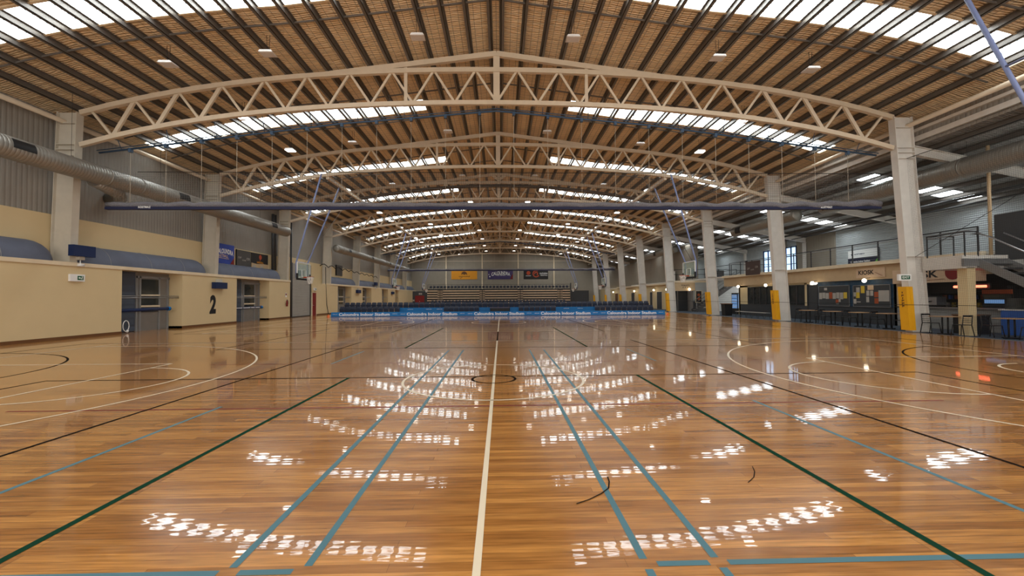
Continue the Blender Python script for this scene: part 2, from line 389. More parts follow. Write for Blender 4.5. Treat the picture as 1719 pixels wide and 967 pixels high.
struct('floor_markings', S, 'line_k', 'curved black scuff marks on the boards', 'scuff marks')

# ------------------------------------------------------------------ ceiling and skylights
SKY = [(t+3.8, t+5.1) for t in [T0+BAY*k for k in range(-2, NT)]]
C_ = MB()
def roof_strip(mb, xs, y0, y1, dz=0):
    for a, b in zip(xs, xs[1:]): mb.quad((a, y0, roof_z(a)+dz), (b, y0, roof_z(b)+dz), (b, y1, roof_z(b)+dz), (a, y1, roof_z(a)+dz))
yprev = Y_NEAR
for y0, y1 in SKY:
    roof_strip(C_, PX, yprev, y0); yprev = y1
    roof_strip(C_, PX[:2], y0, y1); roof_strip(C_, [x for x in PX if abs(x) <= 3.95], y0, y1); roof_strip(C_, PX[-2:], y0, y1)
roof_strip(C_, PX, yprev, Y_END)
struct('ceiling', C_, 'foil', 'tan foil insulation blanket under the hall roof', 'ceiling')
wn = 1
for y0, y1 in SKY:
    for sd in (-1, 1):
        xs = sorted([x for x in PX if 3.85 <= x*sd <= 18.35]); w_ = MB(); roof_strip(w_, xs, y0, y1, .02)
        o = struct('window_%d' % wn, w_, 'sky', 'translucent skylight strip across the hall roof', 'skylight'); wn += 1
        f = MB()
        for yy in (y0, y1): f.path([(x, yy, roof_z(x)-.01) for x in xs], .09, .05)
        for x in (xs[0], xs[-1]): f.beam((x, y0, roof_z(x)), (x, y1, roof_z(x)), .09, .05)
        obj('window_frame', f, 'creamlite', o)
# lower roof over the kiosk side
C2 = MB(); SX = (18.9, 20.4, 26.4, 29); yprev = Y_NEAR
def sk_strip(mb, a, b, y0, y1, dz=0): mb.quad((a, y0, sk_z(a)+dz), (b, y0, sk_z(b)+dz), (b, y1, sk_z(b)+dz), (a, y1, sk_z(a)+dz))
for y0, y1 in SKY:
    sk_strip(C2, SX[0], SX[3], yprev, y0); yprev = y1
    sk_strip(C2, SX[0], SX[1], y0, y1); sk_strip(C2, SX[2], SX[3], y0, y1)
    w_ = MB(); sk_strip(w_, SX[1], SX[2], y0, y1, .02); o = struct('window_%d' % wn, w_, 'sky', 'translucent skylight strip in the lower side roof', 'skylight'); wn += 1
    f = MB().beam((SX[1], y0, sk_z(SX[1])-.01), (SX[2], y0, sk_z(SX[2])-.01), .07, .05).beam((SX[1], y1, sk_z(SX[1])-.01), (SX[2], y1, sk_z(SX[2])-.01), .07, .05)
    obj('window_frame', f, 'rail', o)
sk_strip(C2, SX[0], SX[3], yprev, Y_END)
struct('ceiling', C2, 'foilgrey', 'grey foil insulation under the lower side roof', 'ceiling')
struct('wall_right', MB().box(18.95, 19.0, Y_NEAR, Y_END, 8.4, 9.75), 'grey', 'grey cladding strip between upper and lower roof', 'wall')
for i, (zz, hh) in enumerate(((8.55, .22), (9.0, .12))): struct('trim_%d' % (2+i), MB().box(18.82, 18.95, Y_NEAR, Y_END, zz, zz+hh), 'colright', 'pale girt along the strip wall above the columns', 'trim')

# ------------------------------------------------------------------ end wall
E = MB().box(-19.3, 29, Y_END, Y_END+.1, 0, 13.2)
struct('wall_back', E, 'endwall', 'beige clad end wall with slim cream mullions', 'wall')
for i, x in enumerate((-11.5, -3.85, 3.84, 11.5)): struct('trim_%d' % (4+i), MB().box(x-.11, x+.11, Y_END-.2, Y_END, 0, roof_z(x)-.3), 'creamlite', 'cream mullion on the end wall', 'trim')
struct('trim_8', MB().box(-18.7, 18.7, Y_END-.06, Y_END, 9.4, 9.5), 'truss', 'thin horizontal rail on the end wall', 'trim')

# ------------------------------------------------------------------ wall on the cream side
XL = -17.92
solid = [(Y_NEAR, 12.1), (15.93, 20.87), (24.93, 28.2), (32.45, 38.8), (43.05, 47.2), (50.98, 56.27), (59.63, 64.2), (66.7, Y_END)]
for i, (a, b) in enumerate(solid):
    if a == 32.45: mb = MB().box(-18.7, XL, 33.42, b, 0, 3.1).box(-18.7, XL, a, 33.42, 2.25, 3.1)
    else: mb = MB().box(-18.7, XL, a, b, 0, 3.1)
    struct('wall_left', mb, 'cream', 'smooth cream lower wall panel', 'wall')
    a2 = 33.42 if a == 32.45 else a
    struct('baseboard_left', MB().box(-18.72, XL+.02, a2, b, 0, .125), 'skirt', 'brown timber baseboard along the cream wall', 'baseboard')
struct('trim_9', MB().box(-18.72, XL+.05, Y_NEAR, 28.2, 3.06, 3.22), 'creamlite', 'cream ledge capping the lower wall', 'trim')
struct('trim_10', MB().box(-18.72, XL+.05, 36.2, Y_END, 3.06, 3.22), 'creamlite', 'cream ledge capping the far lower wall', 'trim')
struct('wall_left', MB().box(-19.05, -18.78, Y_NEAR, 28.7, 3.0, 5.25).box(-19.05, -18.78, 32.3, Y_END, 3.0, 5.25), 'cream', 'cream upper wall band above the ledge', 'wall')
struct('wall_left', MB().box(-19.05, -18.1, 28.2, 28.7, 0, 5.25).box(-19.05, -18.1, 28.7, 32.3, 4.77, 5.25).box(-19.05, -18.6, 32.3, 33.4, 2.25, 5.25), 'cream', 'cream wall around the roller door', 'wall')
struct('wall_left', MB().box(-19.15, -18.86, Y_NEAR, Y_END, 5.25, 9.9), 'grey', 'grey ribbed cladding of the upper wall', 'wall')
struct('wall_left', MB().box(-19.2, -19.06, Y_NEAR, Y_END, 0, 5.25), 'grey', 'grey outer wall behind the recesses', 'wall')
recess = [(12.1, 15.93), (20.87, 24.93), (43.05-4.25, 43.05), (47.2, 50.98), (56.27, 59.63), (64.2, 66.7)]
dn = 1
for i, (a, b) in enumerate(recess):
    mid = a + (b-a)*.42
    o = struct('door_%d' % dn, MB().box(-18.72, -18.66, a, mid, .02, 3.05), 'slate', 'slate shutter and grey door set in wall recess', 'door'); dn += 1
    obj('door_panel', MB().box(-18.74, -18.68, mid, b, 0, 3.05), 'doorgrey', o)
    fr = MB()
    for y in (mid+.06, mid+.28, b-.7, b-.1): fr.box(-18.68, -18.62, y-.045, y+.045, 0, 2.85)
    fr.box(-18.68, -18.62, mid, b, 2.75, 2.87)
    obj('door_frame', fr, 'doorframe', o)
    ra = MB()
    for zz in (1.28, 1.85): ra.box(-18.66, -18.6, mid+.3, b-.7, zz-.05, zz+.05)
    obj('door_rail', ra, 'creamlite', o)
    obj('door_pane', MB().box(-18.675, -18.655, mid+.34, b-.74, .98, 2.7), 'glassdark', o)
    g = thing('guard_rail', 'grey double guard rail across the %s wall recess' % ORD[i], 'rail', (-18.12, a, 1.72), group='rails across the wall recesses')
    obj('rail_tube', MB().tube([(0, 0, 0), (0, b-a, 0)], .025, 8), 'rail', g); obj('rail_tube', MB().tube([(0, 0, .09), (0, b-a, .09)], .02, 8), 'rail', g)
    if i < 2:
        L = b-a-.75
        r_ = thing('rolled_net', 'navy rolled net with blue end cap in the %s recess%s' % (ORD[i], ', white print' if i else ''), 'rolled net', (-18.16, a+.02, 1.1 if i == 0 else .98), group='rolled nets in the recesses')
        obj('roll', MB().tube([(0, 0, 0), (0, L, .03)], .085, 14), 'navy', r_)
        obj('end_cap', MB().tube([(0, L, .03), (0, L+.13, .03)], .11, 14), 'bannerblue', r_)
        if i: [obj('printed_bar', MB().box(.086, .092, L*a, L*b, .0, .05), 'offwhite', r_) for a, b in ((.05, .27), (.3, .55), (.58, .72), (.75, .92))]
hoop = thing('cable_coil', 'white coiled cable hanging low in the first recess', 'cable', (-17.98, 12.42, 0.03))
obj('coil', MB().tube([(0, .17*math.cos(t*.42)+.0, .33+.26*math.sin(t*.42)) for t in range(16)], .018, 8), 'white', hoop); obj('plug', MB().tube([(0, .05, .02), (0, .1, .12)], .05, 8), 'white', hoop)

rd = struct('door_%d' % dn, MB().box(-18.14, -18.06, 28.75, 32.3, .02, 4.77), 'rollgrey', 'tall grey roller door', 'door'); dn += 1
obj('door_guide', MB().box(-18.12, -18.0, 28.68, 28.78, 0, 4.8), 'steeld', rd); obj('door_guide', MB().box(-18.12, -18.0, 32.26, 32.36, 0, 4.8), 'steeld', rd); obj('door_bottom_bar', MB().box(-18.12, -18.0, 28.75, 32.3, 0, .07), 'steeld', rd)
rdd = struct('door_%d' % dn, MB().box(-18.0, -17.95, 32.55, 33.38, 0, 2.2), 'red', 'dark red exit door beside the roller door', 'door'); dn += 1
obj('door_frame', MB().box(-18.05, -17.93, 32.46, 32.55, 0, 2.26).box(-18.05, -17.93, 33.38, 33.44, 0, 2.26).box(-18.05, -17.93, 32.46, 33.44, 2.2, 2.26), 'creamlite', rdd); obj('door_handle', MB().tube([(-17.95, 32.65, 1.0), (-17.9, 32.65, 1.0), (-17.9, 32.78, 1.0)], .02, 6), 'chrome', rdd)
def exit_sign(loc, rz, label, arrow=True, w=.62, h=.30, body=None):
    t = thing('exit_sign', label, 'sign', loc, rz, 'exit signs')
    obj('housing', MB().box(-w/2, w/2, -.09, 0, -h/2, h/2), 'white', t)
    x0 = -w*.02 if arrow else -w*.3; x1 = w*.38
    obj('face_panel', MB().box(x0, x1, -.1, -.088, -h*.3, h*.28), 'exitgreen', t)
    k = MB()
    if body: put_text(k, body, ((x0+x1)/2, -.104, 0), (1, 0, 0), (0, 0, 1), (x1-x0)*.8, h*.32)
    else:
        k.prism([(0, 0), (.06, .045), (.06, .018), (.11, .018), (.11, -.018), (.06, -.018), (.06, -.045)], (x0+.02, -.104, 0), (1, 0, 0), (0, 0, 1), (0, -.002, 0))
        k.sphere((x0+.19, -.103, .055), .016, 8, 6); k.beam((x0+.185, -.103, .035), (x0+.17, -.103, -.015), .004, .028, (1, 0, 0)); k.beam((x0+.17, -.103, -.015), (x0+.2, -.103, -.065), .004, .016, (1, 0, 0)); k.beam((x0+.17, -.103, -.015), (x0+.13, -.103, -.055), .004, .016, (1, 0, 0)); k.beam((x0+.18, -.103, .03), (x0+.215, -.103, .0), .004, .014, (1, 0, 0))
    obj('pictogram', k, 'offwhite', t); return t
exit_sign((XL, 9.9, 2.57), math.pi/2, 'white exit sign with green arrow panel on cream wall')
exit_sign((XL, 32.95, 2.55), math.pi/2, 'small white exit sign above the red door', w=.5, h=.25)
n2 = MB(); put_text(n2, '2', (XL+.004, 18.5, 1.31), (0, 1, 0), (0, 0, 1), .58, 1.18, .055, 0, .06)
tag(obj('wall_number', n2, 'black'), 'large black numeral 2 on the cream wall', 'number')
# vinyl covers along the ledge
def cover(label, y0, y1, r0, r1):
    mb = MB(); K = 10; ys = []; n = max(12, int((y1-y0)/.5))
    for i in range(n+1):
        y = y0 + (y1-y0)*i/n; ys.append(y)
    if r1: ys = [y for y in ys if y < y1-r1] + [y1-r1+r1*math.sin(math.pi/2*i/7) for i in range(8)]
    if r0: ys = [y0+r0-r0*math.cos(math.pi/2*i/7) for i in range(8)] + [y for y in ys if y > y0+r0]
    base = 0
    for y in ys:
        k = 1.
        if r1 and y > y1-r1: k = math.sqrt(max(.0004, 1-((y-y1+r1)/r1)**2))
        if r0 and y < y0+r0: k = min(k, math.sqrt(max(.0004, 1-((y0+r0-y)/r0)**2)))
        for j in range(K+1):
            t = math.pi/2*j/K; mb.v.append((-18.77 + .74*math.cos(t)*(k if k < 1 else 1), y, 3.2 + .86*math.sin(t)*k))
    for i in range(len(ys)-1):
        for j in range(K): a = i*(K+1)+j; mb.f.append((a, a+1, a+K+2, a+K+1))
    mb.smooth = True; t = thing('ledge_cover', label, 'cover', (0, 0, 0), group='blue grey covers on the ledge')
    obj('vinyl_skin', mb, 'vinyl', t)
    y = y0+1.6
    while y < y1-1: obj('seam', MB().tube([(-18.77+.745*math.cos(math.pi/2*j/8), y, 3.2+.865*math.sin(math.pi/2*j/8)) for j in range(9)], .012, 5), 'doorframe', t); y += 2.3
for i, (a, b, r0, r1) in enumerate([(Y_NEAR, 9.55, 0, .9), (10.05, 18.55, 0, .9), (19.05, 27.2, .05, .5), (37.1, 45.5, 0, .8), (46.1, 54.5, .05, .8), (55.1, 63.5, .05, .8), (64.1, 72.5, .05, .8), (73.1, 81, .05, .8)]):
    cover('curved blue grey vinyl cover on the ledge, %s from the court front' % ORD[i], a, b, r0, r1)
def navy_box(label, y, z, L, hang):
    t = thing('winch_box', label, 'box', (-17.86, y, z), group='navy boxes on the cream wall')
    obj('cover', MB().box(-.02 if not hang else -.05, .22, -L/2, L/2, -.2, .27 if not hang else .2), 'navy', t)
    obj('bracket', MB().box(-.06, .1, -.12, .12, -.34, -.2) if not hang else MB().box(-.05, .12, -.2, .2, .12, .4), 'colleft', t)
    if not hang: obj('sensor', MB().box(-.04, .12, -.1, .1, -.62, -.5).tube([(.02, 0, -.34), (.02, 0, -.55)], .02, 6), 'white', t)
navy_box('navy box on the ledge in front of the first column', 10.0, 3.68, .95, False)
navy_box('navy box hung below the ledge above the numeral 2', 18.9, 2.5, 1.1, True)
navy_box('small navy box on the fifth column line beyond the seats', 45.2, 2.5, 1.2, True)
navy_box('small navy box on the ledge cover beyond the seats', 52.5, 3.65, 1.0, False)
navy_box('small navy box near the far end of the cream wall', 62.0, 2.5, 1.1, True)

# ------------------------------------------------------------------ steel columns
def column(side, y, label, lean, x0):
    t = thing('steel_column', label, 'column', (side*x0, y, 0), group='steel columns on the %s side' % ('cream wall' if side < 0 else 'kiosk'))
    mat = 'colleft' if side < 0 else 'colright'; H = roof_z(17.9)-.28; d = .83; k = -side*lean
    def P(mb): return mb.shear(k)
    fw = .16
    a, b = sorted((0, side*.035)); obj('inner_flange', P(MB().box(a, b, -fw, fw, 0, H)), mat, t)
    a, b = sorted((side*(d-.035), side*d)); obj('outer_flange', P(MB().box(a, b, -fw, fw, 0, H)), mat, t)
    a, b = sorted((side*.035, side*(d-.035))); obj('web', P(MB().box(a, b, -.05, .05, 0, H)), mat, t)
    for zz in (3.35, 7.72, 7.98, 8.2, 9.1):
        if zz == 3.35 and side < 0: continue
        obj('stiffener', P(MB().box(a, b, -fw, fw, zz, zz+.04)), mat, t)
    if side > 0: obj('base_plate', MB().box(-.03, d+.03, -.22, .22, 0, .025), 'rail', t)
    return t
for k, y in enumerate(TY):
    column(-1, y, 'beige steel column on the cream wall side, %s of eight from the court front' % ORD[k], .028, 18.02)
    column(1, y, 'pale grey steel column on the kiosk side, %s of eight from the court front' % ORD[k], .060, 18.24)
    p = thing('column_pad', 'yellow protective pad strapped to the %s column on the kiosk side' % ORD[k], 'pad', (18.24, y, 0), group='yellow column pads')
    obj('pad_body', MB().box(-.16, -.005, -.2, .2, .1, 2.02).box(-.005, .12, -.21, -.19, .1, 2.02).shear(-.06), 'yellow', p)
    if k < 3:
        tx = MB()
        for j, (a, w) in enumerate(((0, .05), (.13, .1), (.25, .05), (.36, .11), (.48, .12), (.6, .1))): tx.box(-.168, -.161, -w/2, w/2, 1.75-a, 1.8-a).box(-.168, -.161, w/2-.025, w/2, 1.71-a, 1.8-a)
        obj('lettering', tx.shear(-.06), 'skirt', p)

# ------------------------------------------------------------------ roof trusses
XE = 17.72
def truss():
    t = thing('roof_truss', '', 'truss', (0, 0, 0), group='arched cream roof trusses')
    xs = [-XE + 2*XE*i/28 for i in range(29)]
    obj('bottom_chord', MB().path([(x, 0, chord_bot(x)) for x in xs], .15, .19), 'truss', t)
    obj('top_chord', MB().path([(x, 0, chord_top(x)) for x in xs], .18, .2), 'truss', t)
    for sd in (-1, 1): obj('ridge_rafter', MB().beam((0, 0, 12.32), (sd*7.4, 0, rafter(7.4)), .17, .22), 'truss', t)
    obj('king_post', MB().box(-.14, .14, -.06, .06, chord_bot(0), 12.3), 'truss', t)
    for sd in (-1, 1): obj('post', MB().box(sd*3.95-.07, sd*3.95+.07, -.05, .05, chord_bot(3.95), rafter(3.95)), 'truss', t)
    st = 1.82
    for j in range(-9, 10):
        for s2 in (-1, 1):
            a = j*st; b = (j+.5*s2)*st
            if abs(b) > 17.4: b = math.copysign(17.5, b)
            heavy = abs(a) > 12
            obj('web_member', MB().beam((a, 0, chord_bot(a)), (b, 0, chord_top(b)), .09, .15 if heavy and abs(b) < abs(a) else .095), 'truss', t)
    return t
tr = truss()
for k, y in enumerate(TY):
    o = tr if k == 0 else copy_tree(tr)
    o.location = (0, y, 0); o['label'] = 'cream arched lattice roof truss, %s of eight from the court front' % ORD[k]
for k in (2, 5, 7):
    t = thing('ridge_brace', 'pair of cream plates forming a V under the ridge at the %s truss' % ORD[k], 'brace', (0, TY[k]-.25, 0), group='ridge braces')
    for sd in (-1, 1): obj('plate', MB().beam((sd*.75, 0, 12.3), (0, 0, 11.72), .05, .24), 'truss', t)
# purlins
def purlin(sd, x, label, grp, zf, mat='steel', dn_=.215):
    z = zf(x); t = MB()
    t.box(x-.012, x+.012, Y_NEAR, Y_END, z-dn_, z); t.box(x-.012, x+.115, Y_NEAR, Y_END, z-dn_, z-dn_+.018); t.box(x-.075, x+.012, Y_NEAR, Y_END, z-.018, z)
    if sd < 0: t.v = [(2*x-a, b, c) for a, b, c in t.v]
    return tag(obj('roof_purlin', t, mat), label, 'purlin', grp)
for sd, nm in ((-1, 'cream wall'), (1, 'kiosk')):
    for k in range(21):
        purlin(sd, sd*(.21+.88*k), 'steel roof purlin running the hall, %s from the ridge on the %s side' % (ORD[k], nm), 'steel purlins under the hall roof', lambda x: roof_z(x)-.005)
for k in range(7): purlin(1, 19.6+1.15*k, 'steel purlin under the lower roof, %s from the columns' % ORD[k], 'steel purlins under the lower roof', lambda x: sk_z(x)-.005)
bl = 0
for k in range(-1, NT):
    for dy in (2.85, 5.85):
        y = T0+BAY*k+dy; xs = [-18.4+36.8*i/42 for i in range(43)]
        o = obj('purlin_bridging', MB().path([(x, y, roof_z(x)-.13) for x in xs], .035, .06), 'steel')
        tag(o, 'thin steel bridging bar across the purlins, %s from the court front' % ORD[bl], 'bridging', 'bridging bars between purlins'); bl += 1
for sd, nm in ((-1, 'cream wall'), (1, 'kiosk')):
    o = obj('eave_strut', MB().tube([(sd*18.35, Y_NEAR, 9.2), (sd*18.35, Y_END, 9.2)], .1, 12), 'truss'); tag(o, 'long cream tube joining the column tops on the %s side' % nm, 'strut')
# lower roof beams and posts
for k, y in enumerate(TY):
    z0, z1 = sk_z(18.8)-.42, sk_z(27.0)-.42
    t = thing('roof_beam', 'pale steel beam under the lower roof, %s from the court front' % ORD[k], 'beam', (0, y, 0), group='beams under the lower roof')
    obj('beam_web', MB().beam((18.6, 0, z0), (27.0, 0, z1), .02, .38), 'colright', t)
    for s2 in (-1, 1): obj('beam_flange', MB().beam((18.6, 0, z0+s2*.19), (27.0, 0, z1+s2*.19), .2, .025), 'colright', t)
    t = thing('steel_post', 'white post on the upper level wall, %s from the court front' % ORD[k], 'post', (26.75, y, 3.55), group='posts on the upper level wall')
    obj('shaft', MB().box(-.09, .09, -.12, .12, 0, z1-.2-3.55), 'colright', t); obj('end_plate', MB().box(-.13, .13, -.16, .16, 0, .03), 'colright', t)

# ------------------------------------------------------------------ ducts
def duct(label, pts, r, grilles, caps, collars=()):
    t = thing('air_duct', label, 'duct', (0, 0, 0), group='spiral air ducts')
    P = [Vector(p) for p in pts]; d = (P[-1]-P[0]).normalized(); mb = MB(); pp = list(P); rs = [r]*len(P)
    if caps[1]: pp += [P[-1]+d*r*.25, P[-1]+d*r*.45, P[-1]+d*r*.52]; rs += [r*.93, r*.72, r*.3]
    if caps[0]: pp = [P[0]-d*r*.52, P[0]-d*r*.45, P[0]-d*r*.25]+pp; rs = [r*.3, r*.72, r*.93]+rs
    obj('duct_shell', MB().tube(pp, r, 28, rs=rs), 'duct', t)
    for y, s2 in grilles:
        g = MB(); K = 6
        for i in range(K):
            a0 = math.radians(s2[0] + (s2[1]-s2[0])*i/K); a1 = math.radians(s2[0] + (s2[1]-s2[0])*(i+1)/K); zz = P[0].z + (P[-1].z-P[0].z)*(y-P[0].y)/(P[-1].y-P[0].y); x = P[0].x
            R = r+.012
            g.quad((x+R*math.cos(a0), y, zz+R*math.sin(a0)), (x+R*math.cos(a0), y+.75, zz+R*math.sin(a0)), (x+R*math.cos(a1), y+.75, zz+R*math.sin(a1)), (x+R*math.cos(a1), y, zz+R*math.sin(a1)))
        obj('grille', g, 'black', t)
    y = max(P[0].y, -6)+1.5
    while y < P[-1].y:
        top = (roof_z(P[0].x) if P[0].x < 19 else sk_z(P[0].x))-.02; obj('hanger', MB().tube([(P[0].x, y, P[0].z+r*.9), (P[0].x, y, top)], .007, 5), 'steeld', t); y += 4.5
    for y in collars:
        zz = P[0].z + (P[-1].z-P[0].z)*(y-P[0].y)/(P[-1].y-P[0].y); obj('collar', MB().tube([(P[0].x, y, zz), (P[0].x, y+.07, zz)], r+.02, 28), 'duct', t)
    return t
d1 = duct('long round metal duct along the cream wall over the first bays', [(-17.3, Y_NEAR, 7.0), (-17.3, 26.2, 7.1)], .41, [(6.6, (-8, 40)), (14.3, (-10, 40)), (23.4, (-10, 40))], (False, True), (10.4, 12.1, 13.4))
obj('side_branch', MB().tube([(-17.5, 10.2, 6.85), (-17.6, 11.4, 6.62), (-18.2, 12.2, 6.55), (-18.9, 12.4, 6.5)], .3, 20), 'duct', d1)
duct('round metal duct high on the cream wall beyond the roller door', [(-17.3, 36.8, 6.95), (-17.3, 72, 6.9)], .40, [(39.5, (-10, 40)), (48, (-10, 40)), (57, (-10, 40))], (True, True), (38, 46, 55))
duct('large metal duct under the lower roof beside the first column', [(20.2, Y_NEAR, 7.12), (20.2, 17.0, 7.12)], .45, [(16.0, (150, 215))], (False, True), (3, 9))
duct('metal duct under the lower roof behind the second column', [(20.2, 19.6, 7.12), (20.2, 27.0, 7.12)], .43, [(25.6, (150, 215))], (True, True), (22,))
duct('metal duct under the lower roof beyond the stairs', [(20.2, 39.6, 7.12), (20.2, 52.0, 7.12)], .43, [(44.6, (150, 215))], (True, True), (42,))

# ------------------------------------------------------------------ high bay lamps
def lamp(lit):
    t = thing('high_bay_lamp', '', 'lamp', (0, 0, 0), group='high bay lamps under the roof')
    obj('housing', MB().prism([(-.26, 0), (.26, 0), (.2, .07), (-.2, .07)], (0, -.2, 0), (1, 0, 0), (0, 0, 1), (0, .4, 0)), 'white', t)
    obj('diffuser', MB().box(-.24, .24, -.18, .18, -.014, 0), 'lampglow' if lit else 'lampdim', t)
    obj('driver_box', MB().box(-.06, .06, -.05, .05, .07, .14), 'rail', t)
    for s2 in (-1, 1): obj('cable', MB().tube([(s2*.04, 0, .12), (s2*.06, 0, .72)], .008, 5), 'black', t)
    return t
LM = {True: lamp(True), False: lamp(False)}; used = set(); n = 0; LD = bpy.data.lights.new('high bay light', 'AREA'); LD.shape = 'RECTANGLE'; LD.size = .48; LD.size_y = .36; LD.energy = LAMP_W; LD.color = (1, .93, .82)
for k in range(17):
    y = 7.1+4.5*k
    if y > 80: break
    for x in ((-12, 12) if k % 2 else (-12, -8.4, -2.9, 2.9, 8.4, 12)):
        lit = k > 0 and (abs(x) == 12 or k > 5); o = LM[lit] if lit not in used else copy_tree(LM[lit]); used.add(lit); n += 1
        o.location = (x, y, roof_z(x)-.92)
        o['label'] = ('lit' if lit else 'unlit') + ' white high bay lamp, %s row, %s position counted from the cream wall' % (ORD[k], ORD[sorted((-12, 12) if k % 2 else (-12, -8.4, -2.9, 2.9, 8.4, 12)).index(x)])
        if not lit: continue
        lo = bpy.data.objects.new('high_bay_light', LD); col.objects.link(lo); lo.parent = o; lo.location = (0, 0, -.03); lo.visible_camera = True

# ------------------------------------------------------------------ drop nets
def drop_net(y, label, full, x0=-17.0, x1=17.45, zb=5.62):
    t = thing('drop_net', label, 'net', (0, y, 0), group='raised divider nets')
    n = 120; rnd = random.Random(int(y)); pts = []; low = []
    for i in range(n+1):
        x = x0 + (x1-x0)*i/n; u = ((x/1.525) % 1); sag = .05*math.cos(2*math.pi*u)
        up = 0.16*max(0, (x-12)/5.4)**2
        pts.append((x, 0, zb+.14+sag*(.4 if x < 9 else 1)+up*.5+rnd.uniform(-.015, .015))); low.append((x, -.02, zb-.01+up*.2))
    obj('net_bundle', MB().tube(pts, .12, 12, rs=[.115+rnd.uniform(-.02, .02)+.05*max(0, (p[0]-12)/5.4) for p in pts]), 'netroll', t)
    obj('weight_sleeve', MB().path([(p[0], -.02, p[2]) for p in low[::4]], .17, .12), 'sleeve', t)
    if full:
        for b_, x_ in (('ROSTMAZ', -15.3), ('ROSTMAST', 14.9)): obj('lettering', put_text(MB(), b_, (x_, -.115, zb+.025), (1, 0, 0), (0, 0, 1), .53, .088), 'offwhite', t)
        # (-15.3, -.115, zb+.02), (1, 0, 0), (0, 0, 1), .55, .09); put_text(l, 'ROSTMAST', (14.9, -.115, zb+.03), (1, 0, 0), (0, 0, 1), .5, .085); obj('lettering', l, 'offwhite', t)
        obj('mesh_panel', MB().quad((x0+.3, 0, zb+.2), (x1-.2, 0, zb+.2), (x1-.2, 0, 7.2), (x0+.3, 0, 7.2)), 'netxz', t)
        obj('head_rope', MB().tube([(x0+1.3, 0, 7.21), (x1-.1, 0, 7.21)], .014, 6), 'ropeblack', t)
    k = -11
    pipe = [(-17.35, 8.05), (-7, 9.38), (0, 10.0), (7, 9.38), (17.35, 8.05)]
    def pz(x):
        for (a, za), (b, zb_) in zip(pipe, pipe[1:]):
            if a <= x <= b: return za+(zb_-za)*(x-a)/(b-a)
    for k in range(-11, 11):
        x = .76+1.525*k
        if abs(x) > 17: continue
        obj('lift_rope', MB().tube([(x, 0, zb+.25), (x, 0, pz(x)-.1)], .008 if full else .006, 5), 'rope', t)
    p = thing('net_pipe', label.replace('raised', 'pipe and pulleys carrying').replace('divider net', 'divider net'), 'pipe', (0, y, 0), group='pipes carrying the divider nets')
    obj('pipe_tube', MB().tube([(x, 0, z) for x, z in pipe], .045, 8), 'bluepipe', p); obj('pipe_tube', MB().tube([(x, -.12, z+.06) for x, z in pipe], .02, 6), 'bluepipe', p)
    for k in range(-11, 11):
        x = .76+1.525*k
        if abs(x) > 17: continue
        obj('pulley', MB().box(x-.06, x+.06, -.07, .07, pz(x)-.15, pz(x)+.03), 'bluepipe', p)
    for k in range(-8, 9): 
        x = k*2.05; obj('hanger', MB().tube([(x, 0, pz(x)), (x, -.2, chord_bot(x)-.05)], .016, 5), 'bluepipe', p)
drop_net(10.25, 'raised divider net with mesh curtain hanging below the first truss', True)
drop_net(54.5, 'raised divider net hung beyond the seating under the sixth truss', False, -16.6, 17.2, 5.7)
zs = lambda x: 11.16-.0083*x*x
t = thing('arched_pipe', 'dark brown wrapped pipe arching just before the third truss', 'pipe', (0, 27.3, 0))
obj('pipe_wrap', MB().tube([(x, 0, zs(x)) for x in [-15.6+31.2*i/30 for i in range(31)]], .14, 12), 'brownpipe', t)
for x in range(-14, 15, 4): obj('strap', MB().tube([(x, 0, zs(x)), (x, .4, chord_bot(x)+.02 if abs(x) > 11 else chord_top(x)-.1)], .015, 5), 'brownpipe', t)
# side net at the kiosk edge and boundary rope
t = thing('side_net', 'tall black mesh net hung along the court edge before the kiosk', 'net', (18.3, 0, 0))
obj('mesh_panel', MB().quad((0, -6, .12), (0, 9.3, .12), (-.45, 9.3, 7.6), (-.45, -6, 7.6)), 'netyz', t); obj('head_rope', MB().tube([(-.45, -6, 7.6), (-.45, 9.3, 7.6)], .015, 5), 'ropeblack', t)
obj('edge_rope', MB().tube([(-.2, 9.3, 3.3), (-.05, 6, 5.0), (-.1, 1.5, 7.4)], .01, 5), 'ropeblack', t)
tag(obj('boundary_rope', MB().tube([(18.0, TY[3], 1.25), (18.0, TY[2], 1.22), (18.0, TY[1], 1.24), (18.0, TY[0], 1.22), (18.0, 4, 1.25)], .012, 6), 'ropeblack'), 'thin black rope strung along the kiosk side columns', 'rope')
wav = [(-18.0+.05*i, 34.5+.16*i, 4.62+.22*abs(math.sin(i*.55))) for i in range(0, 60)]
tag(obj('gathered_net_edge', MB().tube([(-17.85, 34+.5*i, 4.9+.28*abs(math.sin(i*.8))-.01*i) for i in range(40)], .04, 6), 'ropeblack'), 'black gathered net edge looped along the cream wall past the red door', 'net')
tag(obj('hanging_cable', MB().tube([(-17.95, 35.6, 4.9), (-17.93, 35.6, 3.0), (-17.9, 35.8, 1.0), (-17.85, 36.1, .06), (-17.2, 36.4, .05)], .035, 8), 'ropeblack'), 'black cable hanging down the cream wall beside the red door', 'cable')
tag(obj('dark_pole', MB().tube([(-17.93, 28.35, 0), (-17.93, 28.35, 8.2)], .075, 10), 'steeld'), 'tall dark pole at the edge of the roller door', 'pole')
for i, y in enumerate((26.6, 27.0)):
    tag(obj('downpipe', MB().tube([(-18.55, y, 4.0), (-18.55, y, 8.6)], .075 if i else .11, 10), 'steeld'), '%s grey downpipe beside the third column above the ledge' % ('slim' if i else 'thick'), 'pipe', 'downpipes above the ledge')

